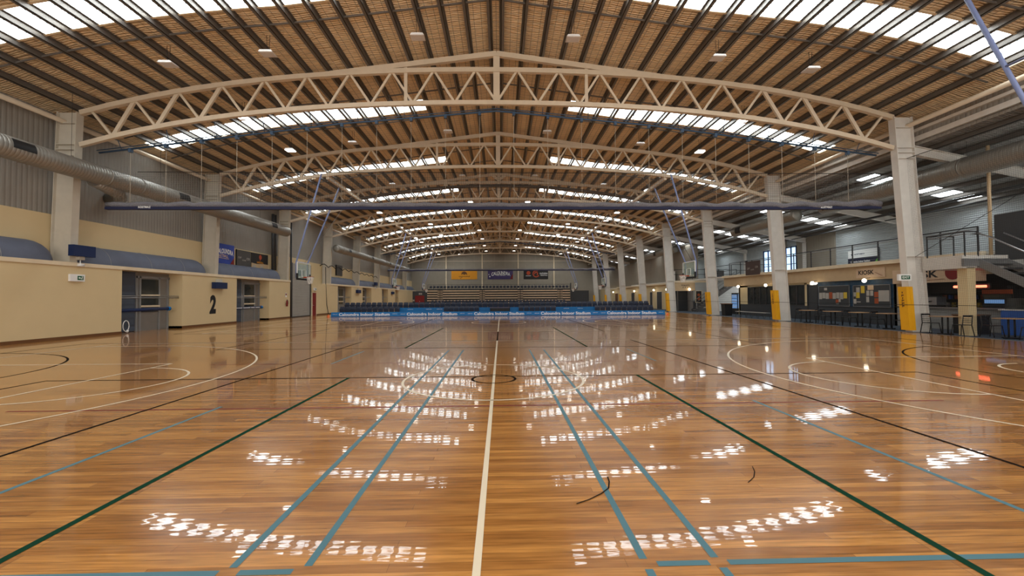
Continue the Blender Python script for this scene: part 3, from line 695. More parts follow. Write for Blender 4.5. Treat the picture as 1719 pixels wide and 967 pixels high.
# ------------------------------------------------------------------ basketball goals
def goal(sd, y, label):
    t = thing('basketball_goal', label, 'basketball goal', (sd*12.72, y, 0), 0 if sd < 0 else math.pi, group='roof hung basketball goals')
    # local +X points into the court
    o = obj('backboard', MB().box(-.015, .015, -.9, .9, 2.9, 3.95), 'glass', t)
    fr = MB()
    for a, b in (((0, -.9, 2.9), (0, -.9, 3.95)), ((0, .9, 2.9), (0, .9, 3.95)), ((0, -.9, 3.95), (0, .9, 3.95)), ((0, -.9, 2.9), (0, .9, 2.9))): fr.beam(a, b, .05, .05, (1, 0, 0))
    sq = [(-.295, 3.05), (.295, 3.05), (.295, 3.5), (-.295, 3.5)]
    for (a, b), (c, d) in zip(sq, sq[1:]+sq[:1]): fr.beam((.02, a, b), (.02, c, d), .012, .05, (1, 0, 0))
    obj('board_frame', fr, 'white', o)
    pd = MB().box(-.04, .04, -.95, .95, 2.84, 2.94)
    for s2 in (-1, 1): pd.box(-.04, .04, s2*.9-.06, s2*.9+.06, 2.84, 3.25)
    obj('edge_pad', pd, 'black', o)
    rim = obj('rim', MB().tube([(.42+.23*math.cos(a_*math.pi/10), .23*math.sin(a_*math.pi/10), 3.05) for a_ in range(21)], .014, 8), 'rim', t)
    obj('rim_bracket', MB().box(.0, .22, -.09, .09, 2.98, 3.06), 'rim', t)
    hn = MB(); K = 16
    for i in range(4):
        for k in range(K):
            def q(i_, k_): r = .23-.025*i_; return (.42+r*math.cos(2*math.pi*k_/K), r*math.sin(2*math.pi*k_/K), 3.04-.11*i_)
            hn.quad(q(i, k), q(i, k+1), q(i+1, k+1), q(i+1, k))
    obj('hoop_net', hn, 'hoopnet', t)
    for s2 in (-1, 1):
        obj('support_pole', MB().tube([(-.12, s2*.78, 2.95), (-.12, s2*.78, 3.95), (1.75, s2*1.5, 9.42)], .048, 10), 'bluepole', t)
    obj('cross_tube', MB().tube([(-.12, -.78, 3.98), (-.12, .78, 3.98)], .045, 8), 'bluepole', t); obj('cross_tube', MB().tube([(.9, -1.16, 6.9), (.9, 1.16, 6.9)], .03, 8), 'bluepole', t)
    obj('stay_cable', MB().tube([(-.1, .3, 3.98), (3.4, .9, 9.5)], .012, 5), 'rail', t); obj('back_pad', MB().tube([(-.32, .0, 3.3), (-.1, .0, 3.3)], .2, 12), 'navy', t)
goal(-1, 19.4, 'basketball goal with blue poles before the grey roller door')
goal(1, 19.4, 'basketball goal with blue poles above the far stairs')
goal(1, -0.35, 'roof hung goal of the front court, only its blue pole in view')
for sd, nm in ((-1, 'cream wall'), (1, 'kiosk')):
    goal(sd, 43.0, 'first goal beyond the seating on the %s side' % nm); goal(sd, 62.4, 'goal nearest the bleachers on the %s side' % nm)
    for k, (a, b) in enumerate(((TY[1], TY[2]), (36.8, 45.8), (54.8, 63.8))):
        x = sd*10.97; tag(obj('goal_beam', MB().beam((x, a, chord_bot(x)-.19), (x, b, chord_bot(x)-.19), .16, .18), 'truss'), 'cream beam between trusses holding the %s goal on the %s side' % (('second court', 'third court', 'last court')[k], nm), 'beam', 'beams holding the goals')

# ------------------------------------------------------------------ posters on the cream wall
def board(name, label, cat, o, u, w, h, mat, th=.03, group=None):
    """a board centred on o, width along u, facing n"""
    u = Vector(u); nrm = u.cross(Vector((0, 0, 1))); t = thing(name, label, cat, o, 0, group)
    obj('sheet', MB().prism([(-w/2, -h/2), (w/2, -h/2), (w/2, h/2), (-w/2, h/2)], (0, 0, 0), u, (0, 0, 1), nrm*th), mat, t)
    return t, u, nrm*(th+.006)
UL = (0, 1, 0); UR = (0, -1, 0); UE = (1, 0, 0)
t, u, n_ = board('club_poster', 'blue club poster reading CALOUNDRA over the ledge', 'poster', (-18.78, 20.85, 4.7), UL, 2.1, 1.4, 'poster_b')
l = MB(); put_text(l, 'CALOUNDRA', n_+Vector((0, .05, .22)), UL, (0, 0, 1), 1.75, .34, .03, .3); obj('lettering', l, 'offwhite', t)
l = MB(); put_text(l, 'NETBALL', n_+Vector((0, -.1, -.1)), UL, (0, 0, 1), 1.0, .2, .02, .2); l.tube([n_+Vector((0, -.6, -.27)), n_+Vector((0, .45, -.3))], .02, 6); obj('lettering', l, 'plankwood', t)
obj('corner_print', MB().prism([(0, 0), (.5, 0), (.5, .55)], n_+Vector((0, .54, -.7)), UL, (0, 0, 1), (.002, 0, 0)), 'red', t)
t, u, n_ = board('score_board', 'dark grey scoreboard between blue and black posters', 'scoreboard', (-18.78, 22.95, 4.62), UL, 1.7, 1.12, 'poster_g', .08)
l = MB(); put_text(l, 'CAP', n_+Vector((0, -.5, .02)), UL, (0, 0, 1), .38, .14); put_text(l, 'COR', n_+Vector((0, .52, -.02)), UL, (0, 0, 1), .42, .17); put_text(l, 'SCORE', n_+Vector((0, .02, -.15)), UL, (0, 0, 1), .45, .1); obj('lettering', l, 'paper', t)
obj('frame', MB().beam(n_+Vector((-.02, -.86, -.58)), n_+Vector((-.02, -.86, .58)), .06, .05), 'black', t)
t, u, n_ = board('basketball_poster', 'black and orange basketball poster beside the downpipes', 'poster', (-18.78, 25.1, 4.6), UL, 2.3, 1.15, 'poster_k')
l = MB(); put_text(l, 'BASKETBALL', n_+Vector((0, .05, -.12)), UL, (0, 0, 1), .9, .14); obj('lettering', l, 'poster_y', t)
obj('emblem', MB().prism(arc(0, 0, .19, 0, 360, 20)[:-1], n_+Vector((0, .05, .3)), UL, (0, 0, 1), (.002, 0, 0)).prism([(-.05, -.25), (.2, -.02), (-.02, .02)], n_+Vector((.002, .0, .22)), UL, (0, 0, 1), (.002, 0, 0)), 'rim', t)
obj('lower_print', MB().prism([(-1.14, -.56), (1.14, -.56), (1.14, -.22), (.5, -.2), (-.4, -.26), (-1.14, -.2)], n_-Vector((.003, 0, 0)), UL, (0, 0, 1), (.002, 0, 0)), 'tan', t)
l = MB()
for a in (-.75, .25): l.prism([(-.2, -.07), (.2, -.07), (.2, .07), (-.2, .07)], n_+Vector((.002, a, -.45)), UL, (0, 0, 1), (.002, 0, 0))
obj('sponsor_print', l, 'paper', t)
t, u, n_ = board('wall_screen', 'dark framed board on the far cream wall above the ledge', 'board', (-18.78, 41.3, 4.9), UL, 1.9, 1.2, 'poster_g', .08); obj('frame', MB().beam(n_+Vector((0, -.97, -.6)), n_+Vector((0, -.97, .6)), .1, .1), 'black', t)

# ------------------------------------------------------------------ end wall posters
def endposter(label, x0, x1, mat):
    return board('club_banner', label, 'banner', ((x0+x1)/2, Y_END-.02, 6.68), UE, x1-x0, 2.2, mat, .05, 'banners on the end wall')
t, u, n_ = endposter('amber banner with dark emblem on the end wall', -10.4, -4.93, 'poster_y')
obj('emblem', MB().prism(arc(0, 0, .62, 0, 180, 16)+[(-.62, -.1), (-.3, .1), (.0, -.12), (.3, .08), (.62, -.12)], n_+Vector((0, 0, -.05)), UE, (0, 0, 1), (0, -.004, 0)), 'skirt', t)
l = MB(); put_text(l, 'capound', n_+Vector((0, -.003, -.52)), UE, (0, 0, 1), 2.3, .4, .02, .0, .2); l.tube([n_+Vector((-.9, 0, -.95)), n_+Vector((-.5, 0, -.75))], .05, 6); obj('lettering', l, 'skirt', t)
t, u, n_ = endposter('purple CALOUNDRA netball banner in the middle of the end wall', -2.66, 2.7, 'poster_p')
l = MB(); put_text(l, 'CALOUNDRA', n_+Vector((.1, 0, .25)), UE, (0, 0, 1), 4.0, .75, .03, .45); put_text(l, 'NETBALL', n_+Vector((.1, 0, -.2)), UE, (0, 0, 1), 2.0, .3, .02)
l.prism(arc(0, 0, .14, 0, 360, 10)[:-1], n_+Vector((-2.25, 0, -.55)), UE, (0, 0, 1), (0, -.002, 0)).prism(arc(0, 0, .1, 0, 360, 10)[:-1], n_+Vector((-2.45, 0, -.1)), UE, (0, 0, 1), (0, -.002, 0)); obj('lettering', l, 'offwhite', t)
obj('corner_print', MB().prism([(-.6, -1.08), (0, -1.08), (0, .1)], n_+Vector((2.66, .002, 0)), UE, (0, 0, 1), (0, -.002, 0)), 'red', t)
t, u, n_ = endposter('black banner with orange ball emblem on the end wall', 5.0, 10.25, 'poster_k')
e = MB()
for r0, r1, a0, a1 in ((.78, .55, 60, 330), (.42, .2, -60, 200)):
    e.prism(arc(0, 0, r0, a0, a1, 20)+arc(0, 0, r1, a1, a0, 20), n_+Vector((.05, 0, .05)), UE, (0, 0, 1), (0, -.002, 0))
e.prism(arc(0, 0, .42, 0, 360, 16)[:-1], n_+Vector((-1.6, 0, .2)), UE, (0, 0, 1), (0, -.002, 0)); obj('emblem', e, 'rim', t)
l = MB(); put_text(l, 'CALOUNDRA', n_+Vector((1.65, -.006, .1)), UE, (0, 0, 1), 1.7, .3); put_text(l, 'BASKETBALL', n_+Vector((1.75, -.006, -.3)), UE, (0, 0, 1), 1.5, .22); put_text(l, 'SUNCOAST', n_+Vector((-1.6, -.006, -.4)), UE, (0, 0, 1), 1.1, .18); obj('lettering', l, 'offwhite', t)

# ------------------------------------------------------------------ bleachers and seats
BY = 72.0
t = thing('retracted_bleachers', 'closed timber fronted bleachers with aisle steps before the end wall', 'bleachers', (0, BY, 0))
xs = [-13.85, -11.9, -10.9, -3.95, -2.9, 3.3, 4.35, 10.9, 11.95, 13.4]
for r in range(6):
    z0 = .40+r*.46; f = MB()
    for a, b in ((0, 1), (2, 3), (4, 5), (6, 7), (8, 9)): f.box(xs[a], xs[b], -.03+.04*r, .05+.04*r, z0+.16, z0+.38)
    obj('row_front', f, 'plankwood', t)
obj('core', MB().box(-13.85, 13.4, .36, 6, 0, 3.3), 'black', t)
obj('base_deck', MB().box(-13.4, 13.0, -1.8, -.15, 0, .32), 'steeld', t)
for a, b in ((1, 2), (3, 4), (5, 6), (7, 8)):
    f = MB()
    for r in range(9): f.box(xs[a]+.03, (xs[a]+xs[b])/2-.05, -.1, .1, .15+r*.34, .3+r*.34).box((xs[a]+xs[b])/2+.05, xs[b]-.03, -.1, .1, .15+r*.34, .3+r*.34)
    obj('aisle_steps', f, 'plankwood', t)
    obj('aisle_back', MB().box(xs[a], xs[b], .1, .36, 0, 3.3), 'black', t)
rl = MB(); nn = 24
for i in range(nn+1): x = -13.8+27.15*i/nn; rl.tube([(x, .3, 3.3), (x, .3, 4.15)], .03, 5)
for zz in (3.75, 4.15): rl.tube([(-13.8, .3, zz), (13.35, .3, zz)], .03, 6)
obj('top_railing', rl, 'steeld', t)
obj('side_post', MB().box(13.42, 13.55, -.1, .4, 0, 4.4), 'steeld', t)
dk = thing('dark_partition', 'dark grey partition with red doors beside the bleachers', 'partition', (-15.35, BY+1, 0))
obj('panel', MB().box(-1.45, 1.45, 0, .1, 0, 2.95), 'charcoal', dk)
rdp = obj('red_door', MB().box(-.95, .8, -.05, 0, 0, 2.1), 'red', dk); obj('door_sign', MB().box(-.25, .05, -.04, 0, 2.3, 2.6).box(.12, .35, -.04, 0, 2.3, 2.6), 'paper', dk); obj('door_handle', MB().box(-.12, -.06, -.1, -.05, .9, 1.1), 'chrome', rdp); obj('wall_switch', MB().box(-1.4, -1.1, -.04, 0, 1.05, 1.35), 'paper', dk)
dk = thing('dark_partition', 'plain dark grey partition at the kiosk end of the bleachers', 'partition', (15.4, BY+1, 0)); obj('panel', MB().box(-1.75, 1.75, 0, .1, 0, 2.9), 'charcoal', dk); obj('top_rail', MB().box(-1.75, 1.75, -.03, .13, 2.86, 2.94), 'steeld', dk)

def rrect(w, h, r, n=4):
    p = []
    for cx_, cy_, a0 in ((w/2-r, h/2-r, 0), (-w/2+r, h/2-r, 90), (-w/2+r, -h/2+r, 180), (w/2-r, -h/2+r, 270)): p += [(cx_+r*math.cos(math.radians(a0+90*i/n)), cy_+r*math.sin(math.radians(a0+90*i/n))) for i in range(n+1)]
    return p
def make_seat():
    t = thing('stadium_seat', '', 'seat', (0, 0, 0))
    obj('backrest', MB().prism(rrect(.44, .52, .09), (0, .06, .62), (1, 0, 0), (0, .16, .987), (0, .045, 0)), 'seatblue', t)
    obj('seat_pan', MB().prism(rrect(.42, .40, .08), (0, -.02, .5), (1, 0, 0), (0, -.25, .97), (0, -.05, 0)), 'seatblue', t)
    lg = MB()
    for s2 in (-1, 1): lg.box(s2*.2-.02, s2*.2+.02, 0, .05, 0, .42)
    lg.box(-.2, .2, 0, .05, .36, .4); obj('legs', lg, 'steeld', t)
    return t
st = make_seat(); first = True
def seats(x0, x1, n, y, z, group, label, zs=1):
    global first
    for i in range(n):
        x = x0+(x1-x0)*i/max(1, n-1); o = st if first else copy_tree(st); first = False
        o.location = (x, y, z); o.rotation_euler = (0, 0, random.uniform(-.06, .06)); o['group'] = group; o['label'] = label
        o.scale = (1, 1, zs)
for a, b, n, nm in ((-14.4, -9.4, 11, 'at the cream wall end'), (-4.9, -2.1, 7, 'on the amber banner side of centre'), (2.0, 5.0, 7, 'on the black banner side of centre'), (9.1, 14.1, 11, 'at the kiosk end')):
    seats(a, b, n, 30.6, 0, 'front row seats ' + nm, 'blue grey front row seat ' + nm)
seats(-14.35, 14.1, 58, 31.75, .36, 'second row seats', 'blue grey seat on the riser in the second row')
seats(-12.6, 12.0, 40, 70.6, .32, 'seats before the bleachers', 'blue grey seat in the far row before the bleachers')
seats(-13.3, 12.9, 40, 72.9, 3.3, 'seats on top of the bleachers', 'blue grey seat behind the railing on top of the bleachers', zs=.72)
rs_ = thing('seating_riser', 'low blue fronted riser under the second row of seats', 'riser', (0, 31.25, 0))
obj('deck', MB().box(-14.7, 14.4, 0.02, 1.2, .3, .36), 'steeld', rs_); obj('front_panel', MB().box(-9.4, 9.4, -.05, 0, .02, .74), 'bannerblue', rs_)
for i in range(11): obj('leg', MB().box(-14.5+2.88*i-.03, -14.5+2.88*i+.03, .5, .56, 0, .3), 'steeld', rs_)
l = MB()
for x in (-8.3, -6.6, -5.6, 6.3, 7.6): put_text(l, 'sunshine coast', (x, -.056, .6), UE, (0, 0, 1), .5, .06)
obj('lettering', l, 'offwhite', rs_)
def bboard(label, xc, k):
    t = thing('advertising_board', label, 'board', (xc, 29.6, 0), group='blue advertising boards')
    obj('panel', MB().prism([(0, 0.015), (.05, .015), (.16, .40), (.12, .40)], (-3.0, 0, 0), (0, 1, 0), (0, 0, 1), (6.0, 0, 0)), 'bannerblue', t)
    l = MB(); put_text(l, 'Caloundra Indoor Stadium', (-.05, .045, .205), UE, (0, .27, .96), 4.5, .27, .025); obj('lettering', l, 'offwhite', t)
    l = MB(); put_text(l, 'sunshine coast', (-2.65, .052, .22), UE, (0, .27, .96), .42, .06); put_text(l, 'sunshine coast', (2.65, .052, .24), UE, (0, .27, .96), .42, .06); obj('small_print', l, 'offwhite', t)
    obj('base_strip', MB().box(-3.0, 3.0, -.02, .25, 0, .02), 'black', t); f = MB()
    for x in (-2.9, 0, 2.9): f.beam((x, .2, .02), (x, .15, .36), .03, .03)
    obj('prop', f, 'steeld', t)
for i, x in enumerate((-12.02, -6.0, .02, 6.04, 12.06)): bboard('blue Caloundra Indoor Stadium board before the seats, %s from the cream wall' % ORD[i], x, i)
for sd, nm in ((-1, 'cream wall'), (1, 'kiosk')):
    t = thing('marker_cone', 'small orange marker at the %s end of the blue boards' % nm, 'marker', (sd*15.25+.02, 29.6, 0), group='orange markers beside the boards'); obj('cone', MB().tube([(0, 0, .0), (0, 0, .03), (0, 0, .2)], .1, 10, rs=[.17, .12, .04]), 'orange', t)
t = thing('scorer_table', 'dark scorer table behind the middle blue board', 'table', (.05, 30.5, 0)); obj('table_top', MB().box(-.95, .95, -.3, .3, .70, .73), 'skirt', t)
for a in (-1, 1):
    for b in (-1, 1): obj('leg', MB().box(a*.88-.02, a*.88+.02, b*.25-.02, b*.25+.02, 0, .7), 'steeld', t)
obj('modesty_panel', MB().box(-.9, .9, -.27, -.25, .1, .68), 'black', t)

# ------------------------------------------------------------------ kiosk side building
XK = 21.5
struct('wall_right', MB().box(XK, XK+.2, 19.4, 28.8, 0, .95), 'charcoal', 'charcoal lower wall under the office windows', 'wall')
struct('wall_right', MB().box(XK, XK+.2, 27.55, 28.8, .95, 2.6).box(XK, XK+.2, 22.3, 24.2, .95, 2.6).box(XK, XK+.2, 20.5, 28.8, 2.42, 2.6).box(XK, XK+.2, 20.4, 20.7, .95, 2.6), 'cream', 'cream wall around the office windows', 'wall')
struct('wall_right', MB().box(XK, XK+.2, 13.9, 19.45, 0, 2.6), 'charcoal', 'charcoal wall carrying the noticeboards', 'wall')
struct('wall_right', MB().box(XK, XK+.2, 12.95, 13.9, 1.05, 2.6), 'tan', 'tan wall panel beside the kiosk opening', 'wall')
struct('wall_right', MB().box(XK, XK+.2, 28.7, 28.9, 0, 2.6).box(XK, 26.8, 28.75, 28.95, 0, 3.4), 'cream', 'cream end wall of the office beside the stairs', 'wall')
for (a, b) in ((24.2, 27.55), (20.7, 22.3)):
    w = struct('window_%d' % wn, MB().box(XK+.08, XK+.1, a, b, .97, 2.42), 'glassdark', 'dark office window beside the kiosk', 'window'); wn += 1
    f = MB(); k = 4 if b-a > 2 else 2
    for i in range(k+1): y = a+(b-a)*i/k; f.box(XK, XK+.12, y-.035, y+.035, .97, 2.42)
    f.box(XK-.02, XK+.12, a, b, .93, 1.0).box(XK, XK+.12, a, b, 2.37, 2.44)
    obj('window_frame', f, 'steeld', w); sl = MB()
    for i in range(9): sl.box(XK+.1, XK+.13, a, b, 1.08+i*.15, 1.10+i*.15)
    obj('window_louvre', sl, 'doorframe', w)
w = struct('door_%d' % dn, MB().box(XK+.03, XK+.09, 19.5, 20.4, 0, 2.4), 'charcoal', 'dark office door beside the noticeboards', 'door'); dn += 1; obj('door_frame', MB().box(XK-.01, XK+.1, 19.45, 19.53, 0, 2.45).box(XK-.01, XK+.1, 20.37, 20.45, 0, 2.45), 'steeld', w)
struct('trim_11', MB().box(XK-.32, XK-.1, 9.4, 31.2, 3.36, 3.56), 'creamlite', 'cream edge of the upper level floor', 'trim')
struct('wall_right', MB().box(XK-.12, XK+.2, 9.4, 31.2, 2.56, 3.36), 'tan', 'tan fascia band under the upper level', 'wall')
struct('floor', MB().box(XK-.1, 27.2, 4.0, 60, 3.4, 3.54), 'colright', 'upper level floor slab', 'floor')
# upper level wall
struct('wall_right', MB().box(27.0, 27.15, Y_NEAR, 60, 3.5, 7.1), 'whiteclad', 'pale grey corrugated wall of the upper level', 'wall')
struct('wall_right', MB().box(22.4, 22.6, 39, Y_END, 3.4, 8.3), 'brownwall', 'brown grey upper wall beyond the stairs', 'wall')
struct('wall_right', MB().box(26.9, 27.0, 24.6, 29.0, 3.54, 6.9).box(26.9, 27.0, 30.4, 32.3, 3.54, 6.9), 'brownwall', 'brown grey pier beside upper level windows', 'wall')
for a, b in ((29.0, 30.4), (32.3, 33.75)):
    w = struct('window_%d' % wn, MB().box(26.93, 26.95, a, b, 3.9, 6.1), 'winday', 'daylit upper level window with blue frame', 'window'); wn += 1
    f = MB()
    for y in (a, (a+b)/2, b): f.box(26.85, 26.95, y-.05, y+.05, 3.8, 6.2)
    for zz in (3.85, 4.6, 5.3, 6.12): f.box(26.86, 26.95, a, b, zz-.03, zz+.03)
    obj('window_frame', f, 'navy', w)
# railing of the upper level
t = thing('level_railing', 'steel railing along the upper level above the noticeboards', 'railing', (21.28, 0, 3.55))
for y in (9.6, 11.2, 12.9, 14.57, 16.3, 18.0, 19.7, 21.4, 23.0, 24.9, 26.5, 28.2, 30.0): obj('post', MB().box(-.025, .025, y-.025, y+.025, -.1, 1.12), 'steeld', t)
obj('top_rail', MB().tube([(0, 9.6, 1.12), (0, 30, 1.12)], .03, 8), 'steeld', t); obj('top_rail', MB().tube([(0, 9.6, 1.02), (0, 30, 1.02)], .02, 8), 'rail', t)
wv = MB()
for i in range(1, 7): wv.tube([(0, 9.6, i*.14), (0, 30, i*.14)], .005, 4)
obj('wire_infill', wv, 'rail', t)
t, u, n_ = board('score_board', 'brown scoreboard fixed to the upper level railing', 'scoreboard', (21.22, 26.2, 4.0), UR, 1.95, 1.15, 'poster_br', .1)
l = MB(); put_text(l, 'CAP', n_+Vector((0, .55, -.02)), UR, (0, 0, 1), .4, .16); put_text(l, 'COR', n_+Vector((0, -.6, .05)), UR, (0, 0, 1), .4, .17); put_text(l, 'SCORE', n_+Vector((0, -.02, -.14)), UR, (0, 0, 1), .45, .1); obj('lettering', l, 'paper', t); obj('speaker', MB().box(-.1, .05, .9, 1.05, .56, .68), 'black', t)
t, u, n_ = board('sponsor_banner', 'white and navy banner with green corner on the upper level wall', 'banner', (26.98, 22.05, 4.48), UR, 2.7, 1.2, 'poster_n')
obj('upper_print', MB().prism([(-1.33, .0), (1.33, .0), (1.33, .58), (-1.33, .58)], n_-Vector((-.003, 0, 0)), UR, (0, 0, 1), (-.003, 0, 0)), 'offwhite', t)
l = MB(); put_text(l, 'NORTHMAN', n_+Vector((-.004, .3, .27)), UR, (0, 0, 1), .9, .13); l.prism([(0, 0), (.12, .12), (.16, .08), (.08, 0), (.16, -.08), (.12, -.12)], n_+Vector((-.004, 1.05, .27)), UR, (0, 0, 1), (-.002, 0, 0)); obj('lettering', l, 'navy', t)
l = MB(); put_text(l, 'Caloundra Indoor Stadium', n_+Vector((-.002, .25, -.28)), UR, (0, 0, 1), 1.7, .15); obj('lettering', l, 'offwhite', t)
obj('corner_print', MB().prism([(.85, -.59), (1.33, -.59), (1.33, -.02)], n_, UR, (0, 0, 1), (-.002, 0, 0)), 'green', t)
# noticeboards
def notice(label, y0, y1, z0, z1, papers):
    t, u, n_ = board('noticeboard', label, 'noticeboard', (XK-.01, (y0+y1)/2, (z0+z1)/2), UR, y1-y0, z1-z0, 'charcoal', .04, 'noticeboards beside the kiosk')
    f = MB(); w, h = y1-y0, z1-z0
    for a, b in (((-w/2, -h/2), (w/2, -h/2)), ((w/2, -h/2), (w/2, h/2)), ((w/2, h/2), (-w/2, h/2)), ((-w/2, h/2), (-w/2, -h/2))): f.beam(n_+Vector((0, -a[0], a[1])), n_+Vector((0, -b[0], b[1])), .035, .035, (1, 0, 0))
    obj('frame', f, 'rail', t)
    for (a, b, pw, ph, mt) in papers: obj('pinned_paper', MB().prism([(-pw/2, -ph/2), (pw/2, -ph/2), (pw/2, ph/2), (-pw/2, ph/2)], n_+Vector((0, -a, b)), UR, (0, 0, 1), (-.004, 0, 0)), mt, t)
P_ = []
for i in range(8): P_.append((-1.1+i*.29, .0+.03*(i % 2), .26, .38 if i % 3 else .42, ('paper', 'paper', 'paper', 'paperred', 'paper', 'paper', 'paper', 'paperyel')[i]))
P_ += [(-.65, .45, .25, .16, 'paper'), (.28, -.35, .22, .24, 'paperred'), (.48, -.28, .16, .2, 'paper'), (.3, -.47, .2, .1, 'paper')]
notice('noticeboard with a row of papers beside the office door', 16.79, 19.26, .99, 2.27, P_)
notice('noticeboard with yellow notice and calendar below the kiosk sign', 14.06, 16.5, .99, 2.24, [(-.88, .36, .25, .3, 'paper'), (-.55, .38, .26, .42, 'paperyel'), (-.9, .05, .26, .34, 'paperyel'), (-1.1, .1, .2, .25, 'paper'), (-.02, .5, .4, .3, 'plankwood'), (-.2, .16, .2, .3, 'paper'), (.05, .16, .2, .3, 'paper'), (.35, .08, .26, .3, 'paperred'), (.35, -.28, .26, .3, 'paperred'), (-.22, -.2, .2, .32, 'paper'), (.82, .0, .66, .62, 'paper'), (-1.12, -.32, .22, .28, 'paper'), (-.85, -.35, .28, .06, 'paper')])
tag(obj('wall_mural', MB().box(XK-.006, XK, 13.95, 19.4, .98, 2.56), 'mural'), 'dark blue mural strip on the wall behind the noticeboards', 'mural')
# globe lamps
def globe(label, x, y, z, r=.115, flip=False):
    t = thing('globe_lamp', label, 'lamp', (x, y, z), group='lit globe lamps on the kiosk side')
    obj('globe', MB().sphere((0, 0, 0), r, 14, 10), 'globe', t); obj('bracket', MB().beam((.0, 0, r+.01), (.44, 0, r+.05), .05, .04), 'rail', t)
for i, y in enumerate((15.26, 19.33, 24.35, 28.22)): globe('lit white globe lamp under the fascia, %s from the kiosk sign' % ORD[i], XK-.45, y, 2.5)
for i, y in enumerate((44.5, 49.0, 57.5, 63.5, 70.0)): globe('small lit globe lamp on the far doors wall, %s beyond the stairs' % ORD[i], XK-.4, y, 2.55, .13)
globe('lit globe lamp beside the poster at the toilets', 21.0, 37.75, 2.45, .12)
# kiosk signs
t, u, n_ = board('kiosk_sign', 'small tan KIOSK sign with black lettering on the fascia', 'sign', (XK-.13, 15.2, 2.95), UR, 1.9, .55, 'plankwood', .03); l = MB(); put_text(l, 'KIOSK', n_+Vector((0, .25, .03)), UR, (0, 0, 1), 1.05, .26, .03); obj('lettering', l, 'black', t); obj('arrow_print', MB().beam(n_+Vector((0, -.35, .0)), n_+Vector((0, -.8, -.2)), .004, .05, (1, 0, 0)), 'red', t)
t, u, n_ = board('kiosk_sign', 'large cream KIOSK sign with red disc above the serving counter', 'sign', (XK-.13, 11.6, 2.62), UR, 4.4, .72, 'plankwood', .03); l = MB(); put_text(l, 'KIOSK', n_+Vector((0, .75, .06)), UR, (0, 0, 1), 1.9, .36, .03); obj('lettering', l, 'black', t)
obj('red_disc', MB().prism(arc(0, 0, .34, 0, 360, 24)[:-1], n_+Vector((0, -.85, .08)), UR, (0, 0, 1), (-.003, 0, 0)), 'red', t); obj('underline_print', MB().beam(n_+Vector((0, 1.8, -.28)), n_+Vector((0, -.5, -.2)), .004, .06, (1, 0, 0)), 'red', t)
# kiosk opening and contents
struct('wall_right', MB().box(XK, XK+.2, 8.7, 13.9, 0, 1.0), 'brick', 'grey blockwork front of the serving counter', 'wall')
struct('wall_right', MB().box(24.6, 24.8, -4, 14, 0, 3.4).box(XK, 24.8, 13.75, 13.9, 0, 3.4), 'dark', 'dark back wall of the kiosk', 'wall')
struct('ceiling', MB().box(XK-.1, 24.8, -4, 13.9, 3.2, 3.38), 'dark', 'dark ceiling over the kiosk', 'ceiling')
tag(obj('counter_top', MB().box(XK-.12, XK+.5, 8.7, 13.2, 1.0, 1.05), 'doorgrey'), 'grey counter top of the kiosk serving hatch', 'counter')
t = thing('menu_screen', 'dark menu screen hanging over the serving counter', 'screen', (22.4, 11.9, 1.75)); obj('panel', MB().box(-.04, .04, -.9, .9, -.02, .55), 'black', t); obj('bracket', MB().tube([(0, 0, .5), (0, 0, 1.4)], .03, 6), 'steeld', t)
t = thing('coffee_machine', 'steel coffee machine on the kiosk counter', 'coffee machine', (22.0, 12.4, 1.05)); obj('body', MB().box(-.2, .3, -.45, .45, .08, .48), 'chrome', t); obj('cup_rail', MB().box(-.18, .28, -.43, .43, .5, .54), 'steeld', t); obj('drip_tray', MB().box(-.3, .1, -.4, .4, 0, .07), 'black', t)
for a in (-.2, .2): obj('group_handle', MB().tube([(-.2, a, .28), (-.36, a, .26)], .03, 8), 'black', t)
t = thing('snack_rack', 'dark snack rack with packets behind the kiosk counter', 'rack', (24.2, 12.2, 0)); obj('rack_frame', MB().box(-.2, .3, -1.4, 1.4, 0, 2.1), 'dark', t); k = MB()
for i in range(4): obj('shelf', MB().box(-.4, -.2, -1.4, 1.4, .6+.4*i, .63+.4*i), 'steeld', t)
for i in range(18): obj('packet', MB().box(-.38, -.24, -1.3+.15*i, -1.2+.15*i, 1.03+.4*(i % 2), 1.25+.4*(i % 2)), ('paper', 'paperred', 'paperyel', 'freezer')[i % 4], t)
t = thing('drinks_fridge', 'dark drinks fridge behind the stair pillar', 'fridge', (22.7, 10.1, 0)); obj('cabinet', MB().box(0, .7, -.6, .6, 0, 1.9), 'black', t); obj('glass_door', MB().box(-.03, 0, -.55, .55, .25, 1.65), 'glassdark', t); obj('lit_header', MB().box(-.05, 0, -.58, .58, 1.68, 1.88), 'paperred', t)
for i in range(3): obj('bottle_row', MB().box(-.045, -.03, -.5, .5, .45+.4*i, .62+.4*i), 'vend', t)
t = thing('neon_sign', 'glowing red neon bar sign over the blue counter', 'sign', (21.4, 10.2, 2.02)); obj('tube', MB().tube([(0, -.75, 0), (0, .55, 0)], .055, 10), 'neon', t); obj('backing', MB().box(.06, .1, -.85, .65, -.12, .12), 'black', t)
t = thing('blue_counter', 'bright blue kiosk counter beyond the stair pillar', 'counter', (20.75, 6.2, 0)); obj('front', MB().box(0, .6, -2.4, 2.2, 0, 1.0), 'freezer', t); obj('counter_top', MB().box(-.05, .65, -2.45, 2.25, 1.0, 1.05), 'white', t); obj('display_case', MB().box(.05, .55, .9, 2.1, 1.05, 1.5), 'glassdark', t)
